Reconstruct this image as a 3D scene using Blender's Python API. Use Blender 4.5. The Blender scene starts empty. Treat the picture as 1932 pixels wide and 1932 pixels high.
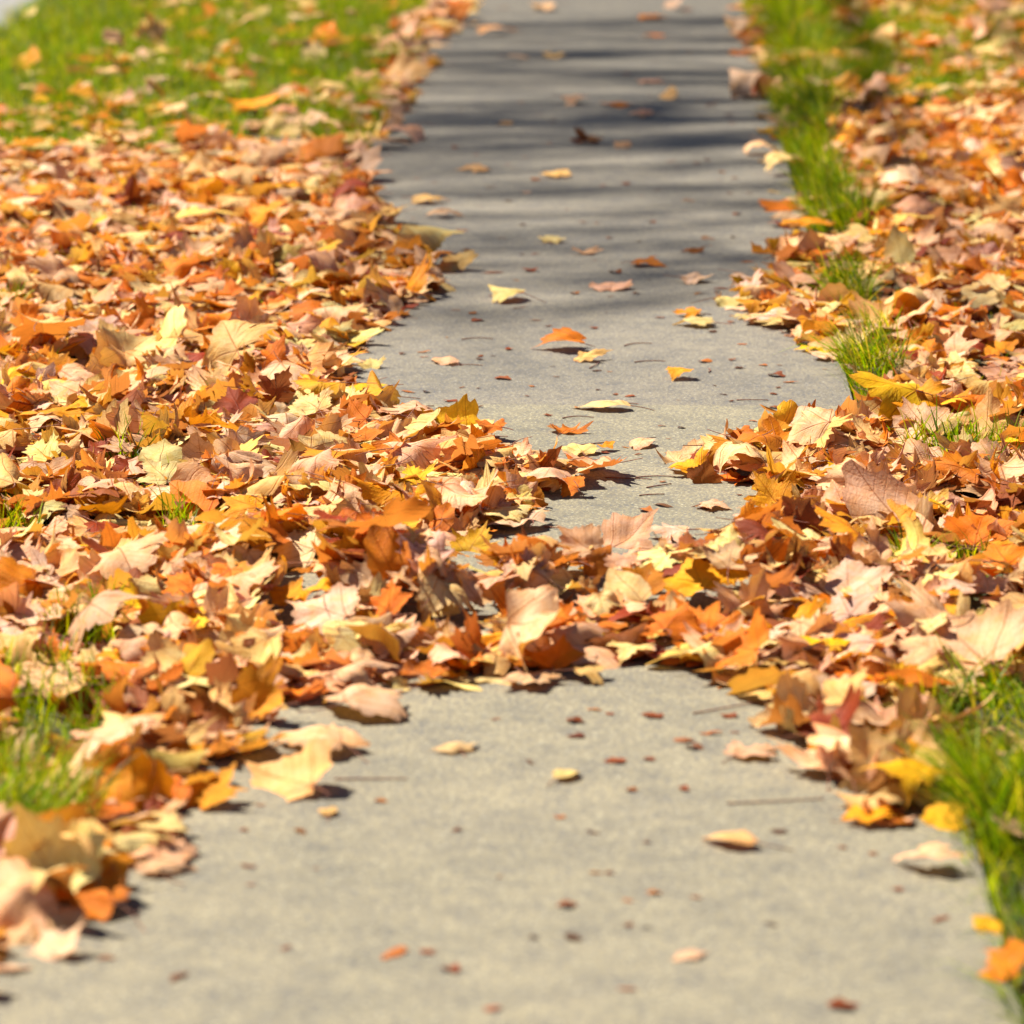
import bpy, math
import numpy as np
from mathutils import Vector

RNG = np.random.default_rng(11)
SC = bpy.context.scene
COL = SC.collection

# ---------------------------------------------------------------- camera geometry
FPX, CEN, VPX, VPY = 8000.0, 966.0, 1184.0, -787.0       # photo measured on a 1932 px frame
CAMH = 1.66
PITCH = math.atan((CEN - VPY) / FPX)
YAW = math.atan((VPX - CEN) / FPX * math.cos(PITCH))
CAM = np.array([0.0, 0.0, CAMH])
R_ = np.array([math.cos(YAW), math.sin(YAW), 0.0])
F_ = np.array([-math.sin(YAW) * math.cos(PITCH), math.cos(YAW) * math.cos(PITCH), -math.sin(PITCH)])
U_ = np.cross(R_, F_)


def ground(px, py, z=0.0):
    d = F_ + R_ * (px - CEN) / FPX + U_ * (CEN - py) / FPX
    t = (z - CAMH) / d[2]
    return CAM + d * t


def project(P):
    q = np.asarray(P, float) - CAM
    dep = q @ F_
    return CEN + FPX * (q @ R_) / dep, CEN - FPX * (q @ U_) / dep, dep


PATH_L, PATH_R = ground(385, 1000)[0], ground(1670, 1000)[0]
PATH_Z = 0.022
ROAD_X = ground(40, 28)[0]

# sun: from the left, slightly beyond the scene
SUN_EL, SUN_AZ = math.radians(50), math.radians(38)      # azimuth measured from -X towards +Y
SUN = np.array([-math.cos(SUN_AZ) * math.cos(SUN_EL), math.sin(SUN_AZ) * math.cos(SUN_EL), math.sin(SUN_EL)])


# ---------------------------------------------------------------- helpers
def tag(o, label=None, cat=None, group=None, kind=None):
    if label: o['label'] = label
    if cat: o['category'] = cat
    if group: o['group'] = group
    if kind: o['kind'] = kind
    return o


def mesh_obj(name, V, T, mat, parent=None, attrs=None, smooth=True):
    """one mesh object from float verts and an (n,3) or (n,4) face array"""
    V = np.asarray(V, np.float32); T = np.asarray(T, np.int32)
    me = bpy.data.meshes.new(name)
    me.vertices.add(len(V)); me.vertices.foreach_set('co', V.ravel())
    k = T.shape[1]
    me.loops.add(T.size); me.loops.foreach_set('vertex_index', T.ravel())
    me.polygons.add(len(T)); me.polygons.foreach_set('loop_start', np.arange(0, T.size, k, dtype=np.int32))
    me.update(calc_edges=True)
    me.polygons.foreach_set('use_smooth', np.full(len(T), smooth))
    for an, (ty, arr) in (attrs or {}).items():
        a = me.attributes.new(an, ty, 'POINT')
        a.data.foreach_set('color' if ty == 'FLOAT_COLOR' else 'vector', np.asarray(arr, np.float32).ravel())
    me.materials.append(mat)
    me.validate()
    o = bpy.data.objects.new(name, me); COL.objects.link(o)
    if parent: o.parent = parent
    return o


def box_faces(x0, x1, y0, y1, z0, z1):
    V = [(x0, y0, z0), (x1, y0, z0), (x1, y1, z0), (x0, y1, z0), (x0, y0, z1), (x1, y0, z1), (x1, y1, z1), (x0, y1, z1)]
    return np.array(V), np.array([(0, 3, 2, 1), (4, 5, 6, 7), (0, 1, 5, 4), (1, 2, 6, 5), (2, 3, 7, 6), (3, 0, 4, 7)])


def tube(pts, rad, n=6):
    pts = np.asarray(pts, float); rad = np.broadcast_to(np.asarray(rad, float), (len(pts),))
    tan = np.gradient(pts, axis=0); tan /= np.linalg.norm(tan, axis=1)[:, None] + 1e-12
    ref = np.array([0.31, 0.17, 0.94])
    a = np.cross(tan, ref); a /= np.linalg.norm(a, axis=1)[:, None] + 1e-12
    b = np.cross(tan, a)
    th = np.arange(n) * 2 * math.pi / n
    V = (pts[:, None, :] + rad[:, None, None] * (np.cos(th)[None, :, None] * a[:, None, :] + np.sin(th)[None, :, None] * b[:, None, :])).reshape(-1, 3)
    T = []
    for i in range(len(pts) - 1):
        for j in range(n):
            p, q, r, s = i * n + j, i * n + (j + 1) % n, (i + 1) * n + (j + 1) % n, (i + 1) * n + j
            T += [(p, q, r), (p, r, s)]
    return V, np.array(T)


class Nodes:
    def __init__(s, name):
        s.m = bpy.data.materials.new(name); s.m.use_nodes = True
        s.t = s.m.node_tree; s.t.nodes.clear()
        s.out = s.t.nodes.new('ShaderNodeOutputMaterial')

    def n(s, ty, **kw):
        nd = s.t.nodes.new(ty)
        ins = kw.pop('ins', {})
        for k, v in kw.items(): setattr(nd, k, v)
        for k, v in ins.items(): s.set(nd.inputs[k], v)
        return nd

    def set(s, sock, v):
        if hasattr(v, 'is_output'): s.t.links.new(v, sock)
        else: sock.default_value = v

    def math(s, op, a, b=0.0, c=0.0, clamp=False):
        nd = s.n('ShaderNodeMath', operation=op, use_clamp=clamp)
        for i, v in enumerate((a, b, c)): s.set(nd.inputs[i], v)
        return nd.outputs[0]

    def mix(s, f, a, b, blend='MIX'):
        nd = s.n('ShaderNodeMix', data_type='RGBA', blend_type=blend)
        s.set(nd.inputs[0], f); s.set(nd.inputs[6], a); s.set(nd.inputs[7], b)
        return nd.outputs[2]

    def ramp(s, f, stops):
        nd = s.n('ShaderNodeValToRGB'); s.set(nd.inputs[0], f)
        e = nd.color_ramp.elements
        while len(e) < len(stops): e.new(0.5)
        for el, (p, c) in zip(e, stops): el.position = p; el.color = (*c, 1) if len(c) == 3 else c
        return nd.outputs[0]

    def noise(s, vec, scale, detail=3.0, rough=0.55):
        return s.n('ShaderNodeTexNoise', ins={'Vector': vec, 'Scale': scale, 'Detail': detail, 'Roughness': rough}).outputs[0]


# ---------------------------------------------------------------- materials
def leaf_material():
    s = Nodes('dry_leaf')
    top = s.n('ShaderNodeAttribute', attribute_name='ctop'); bot = s.n('ShaderNodeAttribute', attribute_name='cbot')
    lp = s.n('ShaderNodeAttribute', attribute_name='lp')
    back = s.n('ShaderNodeNewGeometry').outputs['Backfacing']
    sep = s.n('ShaderNodeSeparateXYZ', ins={0: lp.outputs['Vector']})
    x, y, ring = sep.outputs
    ax = s.math('ABSOLUTE', x)
    seed = top.outputs['Alpha']
    off = s.n('ShaderNodeCombineXYZ', ins={0: s.math('MULTIPLY', seed, 91.0), 1: s.math('MULTIPLY', seed, 37.0), 2: 0.0}).outputs[0]
    vec = s.n('ShaderNodeVectorMath', operation='ADD', ins={0: lp.outputs['Vector'], 1: off}).outputs[0]
    # veins: midrib and the two side ribs, tapering outwards
    def rib(dx, dy, w):
        d = s.math('ABSOLUTE', s.math('SUBTRACT', s.math('MULTIPLY', ax, dy), s.math('MULTIPLY', y, dx)))
        al = s.math('ADD', s.math('MULTIPLY', ax, dx), s.math('MULTIPLY', y, dy))
        ww = s.math('MAXIMUM', s.math('SUBTRACT', w, s.math('MULTIPLY', al, w * 0.75)), 0.002)
        v = s.math('SUBTRACT', 1.0, s.math('DIVIDE', d, ww), clamp=True)
        return s.math('MULTIPLY', v, s.math('GREATER_THAN', al, 0.0))
    v = s.math('MAXIMUM', s.math('MAXIMUM', rib(0.0, 1.0, 0.022), rib(0.794, 0.607, 0.019)), rib(0.985, -0.17, 0.014))
    ph = s.math('MULTIPLY', s.math('SUBTRACT', y, s.math('MULTIPLY', ax, 0.85)), 46.0)
    sec = s.math('MULTIPLY', s.math('SUBTRACT', s.math('SINE', ph), 0.86, clamp=True), 5.0, clamp=True)
    v2 = s.math('MAXIMUM', v, s.math('MULTIPLY', sec, 0.40))
    col = s.mix(back, top.outputs['Color'], bot.outputs['Color'])
    n1 = s.noise(vec, 3.2, 3); n2 = s.noise(vec, 26.0, 2)
    # broad tone drift and fine mottling
    col = s.mix(s.ramp(n1, [(0.40, (0, 0, 0)), (0.66, (0.6, 0.6, 0.6))]), col, s.mix(1.0, col, (1.0, 0.78, 0.40, 1), 'MULTIPLY'))
    col = s.mix(s.ramp(n2, [(0.5, (0, 0, 0)), (0.76, (0.55, 0.55, 0.55))]), col, s.mix(1.0, col, (0.86, 0.60, 0.30, 1), 'MULTIPLY'))
    # brown specks and brittle brown rims
    vor = s.n('ShaderNodeTexVoronoi', ins={'Vector': vec, 'Scale': 15.0})
    spk = s.math('MULTIPLY', s.math('LESS_THAN', vor.outputs['Distance'], 0.13), s.math('GREATER_THAN', n1, 0.49))
    col = s.mix(s.math('MULTIPLY', spk, 0.75), col, (0.16, 0.055, 0.015, 1))
    rim = s.math('MULTIPLY', s.math('POWER', ring, 9.0), s.math('SUBTRACT', s.math('MULTIPLY', s.noise(vec, 5.0, 2), 2.6), 0.95, clamp=True))
    col = s.mix(s.math('MULTIPLY', rim, 0.8, clamp=True), col, (0.26, 0.085, 0.02, 1))
    col = s.mix(s.math('MULTIPLY', v2, 0.95), col, s.mix(1.0, col, (0.46, 0.22, 0.12, 1), 'MULTIPLY'))
    hgt = s.math('ADD', s.math('MULTIPLY', v2, 0.6), s.math('MULTIPLY', n2, 0.9))
    bmp = s.n('ShaderNodeBump', ins={'Height': hgt, 'Strength': 0.55, 'Distance': 0.003}).outputs[0]
    pr = s.n('ShaderNodeBsdfPrincipled', ins={'Base Color': col, 'Roughness': 0.55, 'Specular IOR Level': 0.10, 'Normal': bmp})
    tcol = s.mix(1.0, s.mix(0.4, top.outputs['Color'], bot.outputs['Color']), (1.0, 0.80, 0.42, 1), 'MULTIPLY')
    tr = s.n('ShaderNodeBsdfTranslucent', ins={'Color': tcol, 'Normal': bmp})
    mx = s.n('ShaderNodeMixShader', ins={0: 0.27, 1: pr.outputs[0], 2: tr.outputs[0]})
    s.t.links.new(mx.outputs[0], s.out.inputs[0])
    return s.m


def simple_attr_material(name, attr, rough, trans=0.0, tcol=None):
    s = Nodes(name)
    a = s.n('ShaderNodeAttribute', attribute_name=attr)
    geo = s.n('ShaderNodeNewGeometry').outputs['Position']
    n1 = s.noise(geo, 90.0, 2)
    col = s.mix(s.ramp(n1, [(0.4, (0, 0, 0)), (0.75, (0.6, 0.6, 0.6))]), a.outputs['Color'], s.mix(1.0, a.outputs['Color'], (0.6, 0.55, 0.5, 1), 'MULTIPLY'))
    pr = s.n('ShaderNodeBsdfPrincipled', ins={'Base Color': col, 'Roughness': rough, 'Specular IOR Level': 0.12})
    if trans:
        tr = s.n('ShaderNodeBsdfTranslucent', ins={'Color': s.mix(1.0, a.outputs['Color'], tcol, 'MULTIPLY')})
        mx = s.n('ShaderNodeMixShader', ins={0: trans, 1: pr.outputs[0], 2: tr.outputs[0]})
        s.t.links.new(mx.outputs[0], s.out.inputs[0])
    else:
        s.t.links.new(pr.outputs[0], s.out.inputs[0])
    return s.m


def concrete_material():
    s = Nodes('brushed_concrete')
    p = s.n('ShaderNodeNewGeometry').outputs['Position']
    broad = s.noise(p, 2.2, 4); mid = s.noise(p, 16.0, 4, 0.65); fine = s.noise(p, 170.0, 3, 0.7)
    col = s.ramp(broad, [(0.30, (0.184, 0.160, 0.108)), (0.70, (0.246, 0.209, 0.138))])
    col = s.mix(s.ramp(mid, [(0.35, (0.75, 0.75, 0.75)), (0.58, (0, 0, 0))]), col, s.mix(1.0, col, (0.58, 0.60, 0.70, 1), 'MULTIPLY'))
    col = s.mix(s.ramp(fine, [(0.36, (0.85, 0.85, 0.85)), (0.5, (0, 0, 0))]), col, (0.085, 0.09, 0.11, 1))
    col = s.mix(s.ramp(fine, [(0.56, (0, 0, 0)), (0.70, (0.85, 0.85, 0.85))]), col, (0.42, 0.395, 0.31, 1))
    vor = s.n('ShaderNodeTexVoronoi', ins={'Vector': p, 'Scale': 75.0})
    pit = s.math('MULTIPLY', s.math('LESS_THAN', vor.outputs['Distance'], 0.16), s.math('GREATER_THAN', mid, 0.52))
    col = s.mix(s.math('MULTIPLY', pit, 0.75), col, (0.05, 0.055, 0.08, 1))
    col = s.mix(1.0, col, s.n('ShaderNodeAttribute', attribute_name='tone').outputs['Color'], 'MULTIPLY')  # slab tone, with the far path's shade painted in
    hgt = s.math('SUBTRACT', s.math('ADD', s.math('MULTIPLY', fine, 1.0), s.math('MULTIPLY', mid, 0.5)), s.math('MULTIPLY', pit, 0.6))
    bmp = s.n('ShaderNodeBump', ins={'Height': hgt, 'Strength': 0.6, 'Distance': 0.003}).outputs[0]
    pr = s.n('ShaderNodeBsdfPrincipled', ins={'Base Color': col, 'Roughness': 0.85, 'Specular IOR Level': 0.25, 'Normal': bmp})
    s.t.links.new(pr.outputs[0], s.out.inputs[0])
    return s.m


def noise_material(name, c0, c1, scale, rough=0.9, c2=None):
    s = Nodes(name)
    p = s.n('ShaderNodeNewGeometry').outputs['Position']
    a = s.noise(p, scale, 5, 0.65); b = s.noise(p, scale * 14, 3)
    col = s.ramp(a, [(0.32, c0), (0.68, c1)])
    col = s.mix(s.ramp(b, [(0.42, (0, 0, 0)), (0.66, (0.7, 0.7, 0.7))]), col, (*(c2 or c0), 1))
    bmp = s.n('ShaderNodeBump', ins={'Height': b, 'Strength': 0.7, 'Distance': 0.008}).outputs[0]
    pr = s.n('ShaderNodeBsdfPrincipled', ins={'Base Color': col, 'Roughness': rough, 'Normal': bmp})
    s.t.links.new(pr.outputs[0], s.out.inputs[0])
    return s.m


M_LEAF = leaf_material()
M_CRUMB = simple_attr_material('leaf_crumb', 'gcol', 0.7, 0.1, (0.9, 0.5, 0.2, 1))
M_STEM = noise_material('leaf_stem', (0.22, 0.045, 0.02), (0.40, 0.13, 0.04), 60.0, 0.55, (0.12, 0.03, 0.02))
M_GRASS = simple_attr_material('grass_blade', 'gcol', 0.45, 0.42, (1.5, 1.4, 0.2, 1))
M_CONC = concrete_material()
M_SOIL = noise_material('lawn_soil', (0.030, 0.022, 0.012), (0.07, 0.065, 0.018), 3.0, 0.95, (0.045, 0.06, 0.012))
M_ROAD = noise_material('road_surface', (0.15, 0.15, 0.15), (0.22, 0.215, 0.21), 4.0, 0.85, (0.11, 0.11, 0.11))
M_KERB = noise_material('kerb_stone', (0.16, 0.155, 0.145), (0.23, 0.225, 0.21), 9.0, 0.85)
M_BARK = noise_material('tree_bark', (0.07, 0.05, 0.035), (0.16, 0.12, 0.085), 7.0, 0.95)

# ---------------------------------------------------------------- setting
KX = ROAD_X            # lawn side of the kerb
prof = [(-300, 0.0), (KX - 7.0, 0.0), (KX - 7.0, -0.13), (KX - 0.01, -0.13), (KX, 0.0), (PATH_L, 0.0), (PATH_R, 0.0), (300, 0.0)]
ys = [-60, 2, 30, 400]
V = np.array([(x, y, z) for y in ys for x, z in prof]); n = len(prof)
T = np.array([(j * n + i, j * n + i + 1, (j + 1) * n + i + 1, (j + 1) * n + i) for j in range(len(ys) - 1) for i in range(n - 1)])
tag(mesh_obj('ground', V, T, M_SOIL, smooth=False), kind='structure')
V, T = box_faces(KX - 6.98, KX - 0.14, -60, 400, -0.2, -0.126)
tag(mesh_obj('road', V, T, M_ROAD, smooth=False), kind='structure')
V, T = box_faces(KX - 0.135, KX + 0.012, -60, 400, -0.2, 0.006)
tag(mesh_obj('kerb', V, T, M_KERB, smooth=False), kind='structure')


def build_path():
    """slabs with eased edges, 5 mm apart; shade on the slabs beyond the near one is put into their colour"""
    VV, TT, TN, nv = [], [], [], 0
    joints = [-8.9, -4.6, -.3, 4.05, 8.5, 11.3, 14.1] + [16.9 + 2.8 * k for k in range(16)]
    for y0, y1 in zip(joints[:-1], joints[1:]):
        x0, x1, b = PATH_L, PATH_R, 0.0006
        y0, y1 = y0 + .0001, y1 - .0001
        tone = 1.0 if y0 < 8 else max(.56, .87 - .15 * (y0 - 8.5) / 2.8) + RNG.uniform(-.015, .015)  # painted shade: slabs get darker up the path
        zt = PATH_Z + 0.0
        v = [(x0, y0, -.08), (x1, y0, -.08), (x1, y1, -.08), (x0, y1, -.08),
             (x0, y0, zt - b), (x1, y0, zt - b), (x1, y1, zt - b), (x0, y1, zt - b),
             (x0 + b, y0 + b, zt), (x1 - b, y0 + b, zt), (x1 - b, y1 - b, zt), (x0 + b, y1 - b, zt)]
        f = [(8, 9, 10, 11)]
        for a, c in ((0, 4), (4, 8)):
            for i in range(4): f.append((a + i, a + (i + 1) % 4, c + (i + 1) % 4, c + i))
        VV.append(np.array(v)); TT.append(np.array(f) + nv); nv += 12
        TN.append(np.tile([tone, tone * 1.015, tone * (1.12 if tone < .95 else 1), 1.0], (12, 1)))  # darkened slabs also get the bluish tint of shade
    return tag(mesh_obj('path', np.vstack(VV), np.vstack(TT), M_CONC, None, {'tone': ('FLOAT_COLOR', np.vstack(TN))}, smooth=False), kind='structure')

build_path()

# ---------------------------------------------------------------- zones (outlines measured in the photo, laid out on the ground)
BED_L = [(-700, 280), (-200, 290), (0, 296), (150, 312), (330, 285), (430, 262), (560, 278), (640, 268), (680, 300), (680, 410), (755, 440),
         (795, 500), (820, 580), (735, 620), (680, 655), (625, 705), (670, 755), (740, 815), (880, 832), (940, 875), (1060, 885), (1115, 895),
         (1110, 910), (1060, 950), (985, 1000), (915, 1035), (760, 1060), (640, 1070), (400, 1080), (400, 1530), (340, 1585), (310, 1640), (260, 1690), (225, 1750), (140, 1790),
         (50, 1850), (-20, 1880), (-200, 2100), (-900, 2100)]
DRIFT = [(380, 1060), (640, 1062), (800, 1080), (950, 1105), (1100, 1105), (1230, 1100), (1350, 1090), (1440, 1050), (1560, 1000), (1560, 1300), (1480, 1290),
         (1340, 1298), (1200, 1265), (1060, 1290), (960, 1302), (800, 1325), (620, 1325), (540, 1365), (490, 1420), (425, 1500), (380, 1530), (330, 1500)]
BED_R = [(2700, 200), (1990, 205), (1700, 215), (1590, 200), (1545, 240), (1570, 330), (1640, 420), (1580, 460), (1520, 465), (1470, 505), (1465, 550),
         (1400, 580), (1370, 600), (1430, 622), (1500, 645), (1550, 690), (1600, 720), (1650, 785), (1570, 815), (1490, 845), (1410, 875), (1275, 872), (1280, 895),
         (1400, 925), (1420, 965), (1400, 1030), (1350, 1060), (1350, 1300), (1460, 1345), (1475, 1400), (1495, 1440), (1580, 1505), (1620, 1560), (1700, 1590), (1730, 1640), (1790, 1655), (1830, 1690), (1850, 1700), (1790, 1560), (1745, 1450), (1735, 1340), (1932, 1300), (2700, 1280)]
TOP_R = [(1440, -300), (3000, -300), (2700, 205), (1590, 210), (1530, 230), (1500, 160)]
LAWN_L = [(-900, -300), (860, -300), (800, 60), (740, 200), (700, 300), (560, 256), (430, 264), (330, 287), (150, 314), (0, 298), (-700, 282)]
STRIP_R = [(1405, -300), (1480, -300), (1560, 30), (1565, 150), (1570, 300), (1640, 420), (1640, 450), (1530, 450), (1500, 330), (1450, 150)]
GRASS_BR = [(1745, 1350), (1800, 1315), (2000, 1300), (2700, 1290), (2900, 2100), (1960, 2100), (1880, 1800), (1815, 1650), (1755, 1520), (1735, 1440)]
EDGE_BR = [(1690, 1560), (1760, 1560), (1850, 1680), (1895, 1800), (1940, 1900), (1905, 1900), (1850, 1800), (1775, 1670)]
EDGE_R = [(1375, -60), (1445, -60), (1500, 130), (1530, 300), (1545, 450), (1470, 450), (1450, 330), (1425, 200), (1395, 100)]
EDGE_L = [(760, 60), (870, 0), (900, 30), (830, 100), (760, 200), (730, 300), (700, 310), (700, 200)]
# small grassy holes in the leaf beds: centre, radii
HOLES = [(105, 1358, 128, 84), (15, 1562, 82, 112), (140, 1212, 88, 34), (15, 1030, 50, 22), (350, 1012, 45, 16), (20, 590, 40, 10), (245, 880, 40, 12),
         (1830, 872, 130, 38), (1690, 1098, 78, 42), (1800, 1088, 66, 34), (1760, 170, 70, 28), (1600, 560, 45, 50), (1635, 690, 60, 70), (1900, 1250, 40, 25), (1680, 60, 70, 20), (1850, 110, 60, 20), (1625, 120, 55, 60),
         (1350, 560, 30, 10), (1575, 400, 60, 45)]
ROADSIDE = [(-900, -300), (330, -300), (240, 60), (60, 200), (-200, 250), (-900, 260)]   # clean strip of lawn by the kerb


def inside(poly, px, py):
    r = np.zeros(len(px), bool); n = len(poly)
    for i in range(n):
        x0, y0 = poly[i]; x1, y1 = poly[(i + 1) % n]
        if y0 == y1: continue
        c = (y0 > py) != (y1 > py)
        r ^= c & (px < (x1 - x0) * (py - y0) / (y1 - y0) + x0)
    return r


def in_holes(px, py, grow=1.0):
    r = np.zeros(len(px), bool)
    for cx, cy, a, b in HOLES: r |= ((px - cx) / (a * grow)) ** 2 + ((py - cy) / (b * grow)) ** 2 < 1
    return r


def leaf_density(X, Y):
    px, py, _ = project(np.stack([X, Y, np.zeros_like(X)], 1))
    jx, jy = px + RNG.normal(0, 9, len(px)), py + RNG.normal(0, 5, len(px))
    d = np.zeros(len(px))
    d[inside(LAWN_L, jx, jy)] = 0.035
    lawn_low = inside(LAWN_L, jx, jy) & (jy > 120); d[lawn_low] = 0.035 + 0.07 * np.clip((jy[lawn_low] - 120) / 130, 0, 1)
    d[inside(ROADSIDE, jx, jy)] *= 0.12
    d[inside(TOP_R, jx, jy)] = 0.36
    d[inside(STRIP_R, jx, jy)] = 0.13
    m = inside(BED_L, jx, jy); d[m] = np.where(jy[m] > 1380, 1.55, 1.1)
    d[inside(BED_R, jx, jy)] = 1.12
    d[inside(GRASS_BR, jx, jy)] = 0.05
    m = inside(DRIFT, jx, jy); d[m] = np.where(jy[m] > 1225, 1.0, 1.6)
    d[inside(GRASS_BR, jx, jy)] = 0.06
    d[inside(EDGE_BR, jx, jy)] = 0.30
    d[in_holes(jx, jy, 1.05)] *= 0.10
    d[(X > PATH_L + 0.02) & (X < PATH_R - 0.02) & (d < 0.5)] = 0
    d[inside(EDGE_L, jx, jy)] = 0.30
    d[inside(EDGE_R, jx, jy)] = 0.09
    d[X < KX + 0.03] *= 0.0
    return d


# ---------------------------------------------------------------- leaf shapes
HALF = [(0, 0), (.09, -.06), (.22, -.09), (.40, -.07), (.40, .02), (.44, .08), (.56, .18), (.53, .27), (.68, .36), (.60, .41), (.73, .56), (.56, .52),
        (.49, .545), (.41, .51), (.325, .51), (.30, .59), (.34, .705), (.22, .72), (.19, .82), (.10, .86), (0, 1.0)]
HALF2 = [(0, 0), (.08, -.05), (.20, -.06), (.34, -.02), (.31, .05), (.33, .12), (.50, .16), (.62, .22), (.56, .30), (.60, .36), (.66, .50), (.52, .50),
         (.43, .51), (.34, .50), (.28, .52), (.25, .60), (.30, .70), (.19, .72), (.15, .83), (.08, .87), (0, 1.02)]
HALF3 = [(0, 0), (.12, -.05), (.29, -.07), (.40, .01), (.47, .09), (.58, .17), (.66, .31), (.62, .40), (.63, .53), (.53, .57), (.45, .60), (.38, .64), (.365, .73), (.26, .76), (.17, .84), (.09, .89), (0, 1.0)]
OVAL = [(0, 0), (.10, .0), (.20, .05), (.29, .13), (.355, .23), (.385, .33), (.395, .43), (.385, .53), (.355, .63), (.30, .73), (.22, .83), (.12, .92), (0, 1.0)]


def outline(half, teeth, rng, hi, torn=False):
    h = np.array(half, float)
    L = h.copy(); L[:, 0] *= -rng.uniform(.8, 1.1)
    jit = rng.normal(0, 0.026, (len(h), 2)); R2 = h + jit * (h[:, :1] > 0); L2 = L + rng.normal(0, 0.018, (len(h), 2)) * (h[:, :1] > 0)
    pts = np.vstack([R2, L2[-2:0:-1]])
    if torn:
        c = np.array([0, .28]); a = np.arctan2(pts[:, 1] - .28, pts[:, 0]); a0 = rng.uniform(-1.2, 4.3)
        da = np.abs((a - a0 + math.pi) % (2 * math.pi) - math.pi); m = da < rng.uniform(.35, .85)
        pts[m] = c + (pts[m] - c) * rng.uniform(.42, .75, (m.sum(), 1))
    if hi:
        out = []
        c = np.array([0, .28])
        for i in range(len(pts)):
            a, b = pts[i], pts[(i + 1) % len(pts)]
            out.append(a)
            m = a * .55 + b * .45
            out.append(c + (m - c) * (1 + teeth * rng.uniform(-1.0, 1.0)))
        pts = np.array(out)
    return pts


def template(pts, rings):
    c = np.array([0, .28]); m = len(pts)
    P, rg = [], []
    for r in rings: P.append(c + (pts - c) * r); rg += [r] * m
    P.append(c[None]); rg.append(0.0)
    T = []
    for k in range(len(rings) - 1):
        for i in range(m):
            a, b = k * m + i, k * m + (i + 1) % m; d, e = a + m, b + m
            T += [(a, b, e), (a, e, d)]
    k = (len(rings) - 1) * m; ci = len(rings) * m
    for i in range(m): T.append((k + i, k + (i + 1) % m, ci))
    return np.vstack(P), np.array(rg), np.array(T)


LO, HI, NV = [], [], 0
for half, teeth, cnt in ((HALF, .06, 7), (HALF2, .06, 4), (HALF3, .085, 7), (OVAL, .03, 3)):
    for q in range(cnt):
        torn = q % 2 == 1 and half is not OVAL
        sd = int(RNG.integers(1 << 30))
        LO.append(template(outline(half, teeth, np.random.default_rng(sd), True, torn), [1, .66, .3]))
        HI.append(template(outline(half, teeth, np.random.default_rng(sd), True, torn), [1, .85, .62, .38, .16]))
MAPLES, OVALS = list(range(18)), [18, 19, 20]
WHOLE = [0, 2, 4, 7, 9, 11, 13, 15, 17]


def warp(P, p):
    """bend a flat leaf outline (unit coordinates) into a curled leaf, metres, origin at its middle"""
    s = p['size']
    x, y = P[:, 0] * s * p['wide'], (P[:, 1] - .38) * s
    r = np.hypot(P[:, 0], P[:, 1] - .28); a = np.arctan2(P[:, 1] - .28, P[:, 0])
    z = p['fold'] * np.abs(x) + s * p['wave'] * r * r * np.sin(p['lobes'] * a + p['ph']) + s * .034 * np.sin(9 * P[:, 0] + p['ph'] * 3) * np.sin(8 * P[:, 1] + p['ph'])
    z += s * p['crisp'] * r ** 3 * np.sin(11 * a + p['ph'] * 2)
    for ax, k in p['rolls']:
        ca, sa = math.cos(ax), math.sin(ax)
        u, v = x * ca + y * sa, -x * sa + y * ca
        k = k if abs(k) > .2 else .2
        ku = np.clip(k * u * (1 + .5 * (u / s) ** 2), -2.7, 2.7)
        u2 = np.sin(ku) / k - z * np.sin(ku); z = (1 - np.cos(ku)) / k + z * np.cos(ku)
        x, y = u2 * ca - v * sa, u2 * sa + v * ca
    z = z - z.mean()
    return np.stack([x, y, z], 1)


def rot(axis, a):
    c, s = math.cos(a), math.sin(a)
    return np.array({'x': [[1, 0, 0], [0, c, -s], [0, s, c]], 'y': [[c, 0, s], [0, 1, 0], [-s, 0, c]], 'z': [[c, -s, 0], [s, c, 0], [0, 0, 1]]}[axis])


TOPC = {'orange': (.90, .335, .003), 'amber': (.97, .49, .006), 'yellow': (.97, .62, .015), 'rust-brown': (.38, .08, .006), 'cream': (.93, .74, .26), 'brown': (.40, .14, .02)}
BOTC = {'pinkish tan': (.97, .67, .45), 'tan': (.96, .68, .33), 'cream': (.97, .81, .42), 'pale pink': (.92, .68, .53), 'dull orange': (.86, .44, .07)}


def shade(c, rng, a=.12):
    return np.clip(.80 * np.array(c) ** 1.26 * (1 + rng.normal(0, a)) * (1 + rng.normal(0, .05, 3)), .01, .92)


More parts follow.
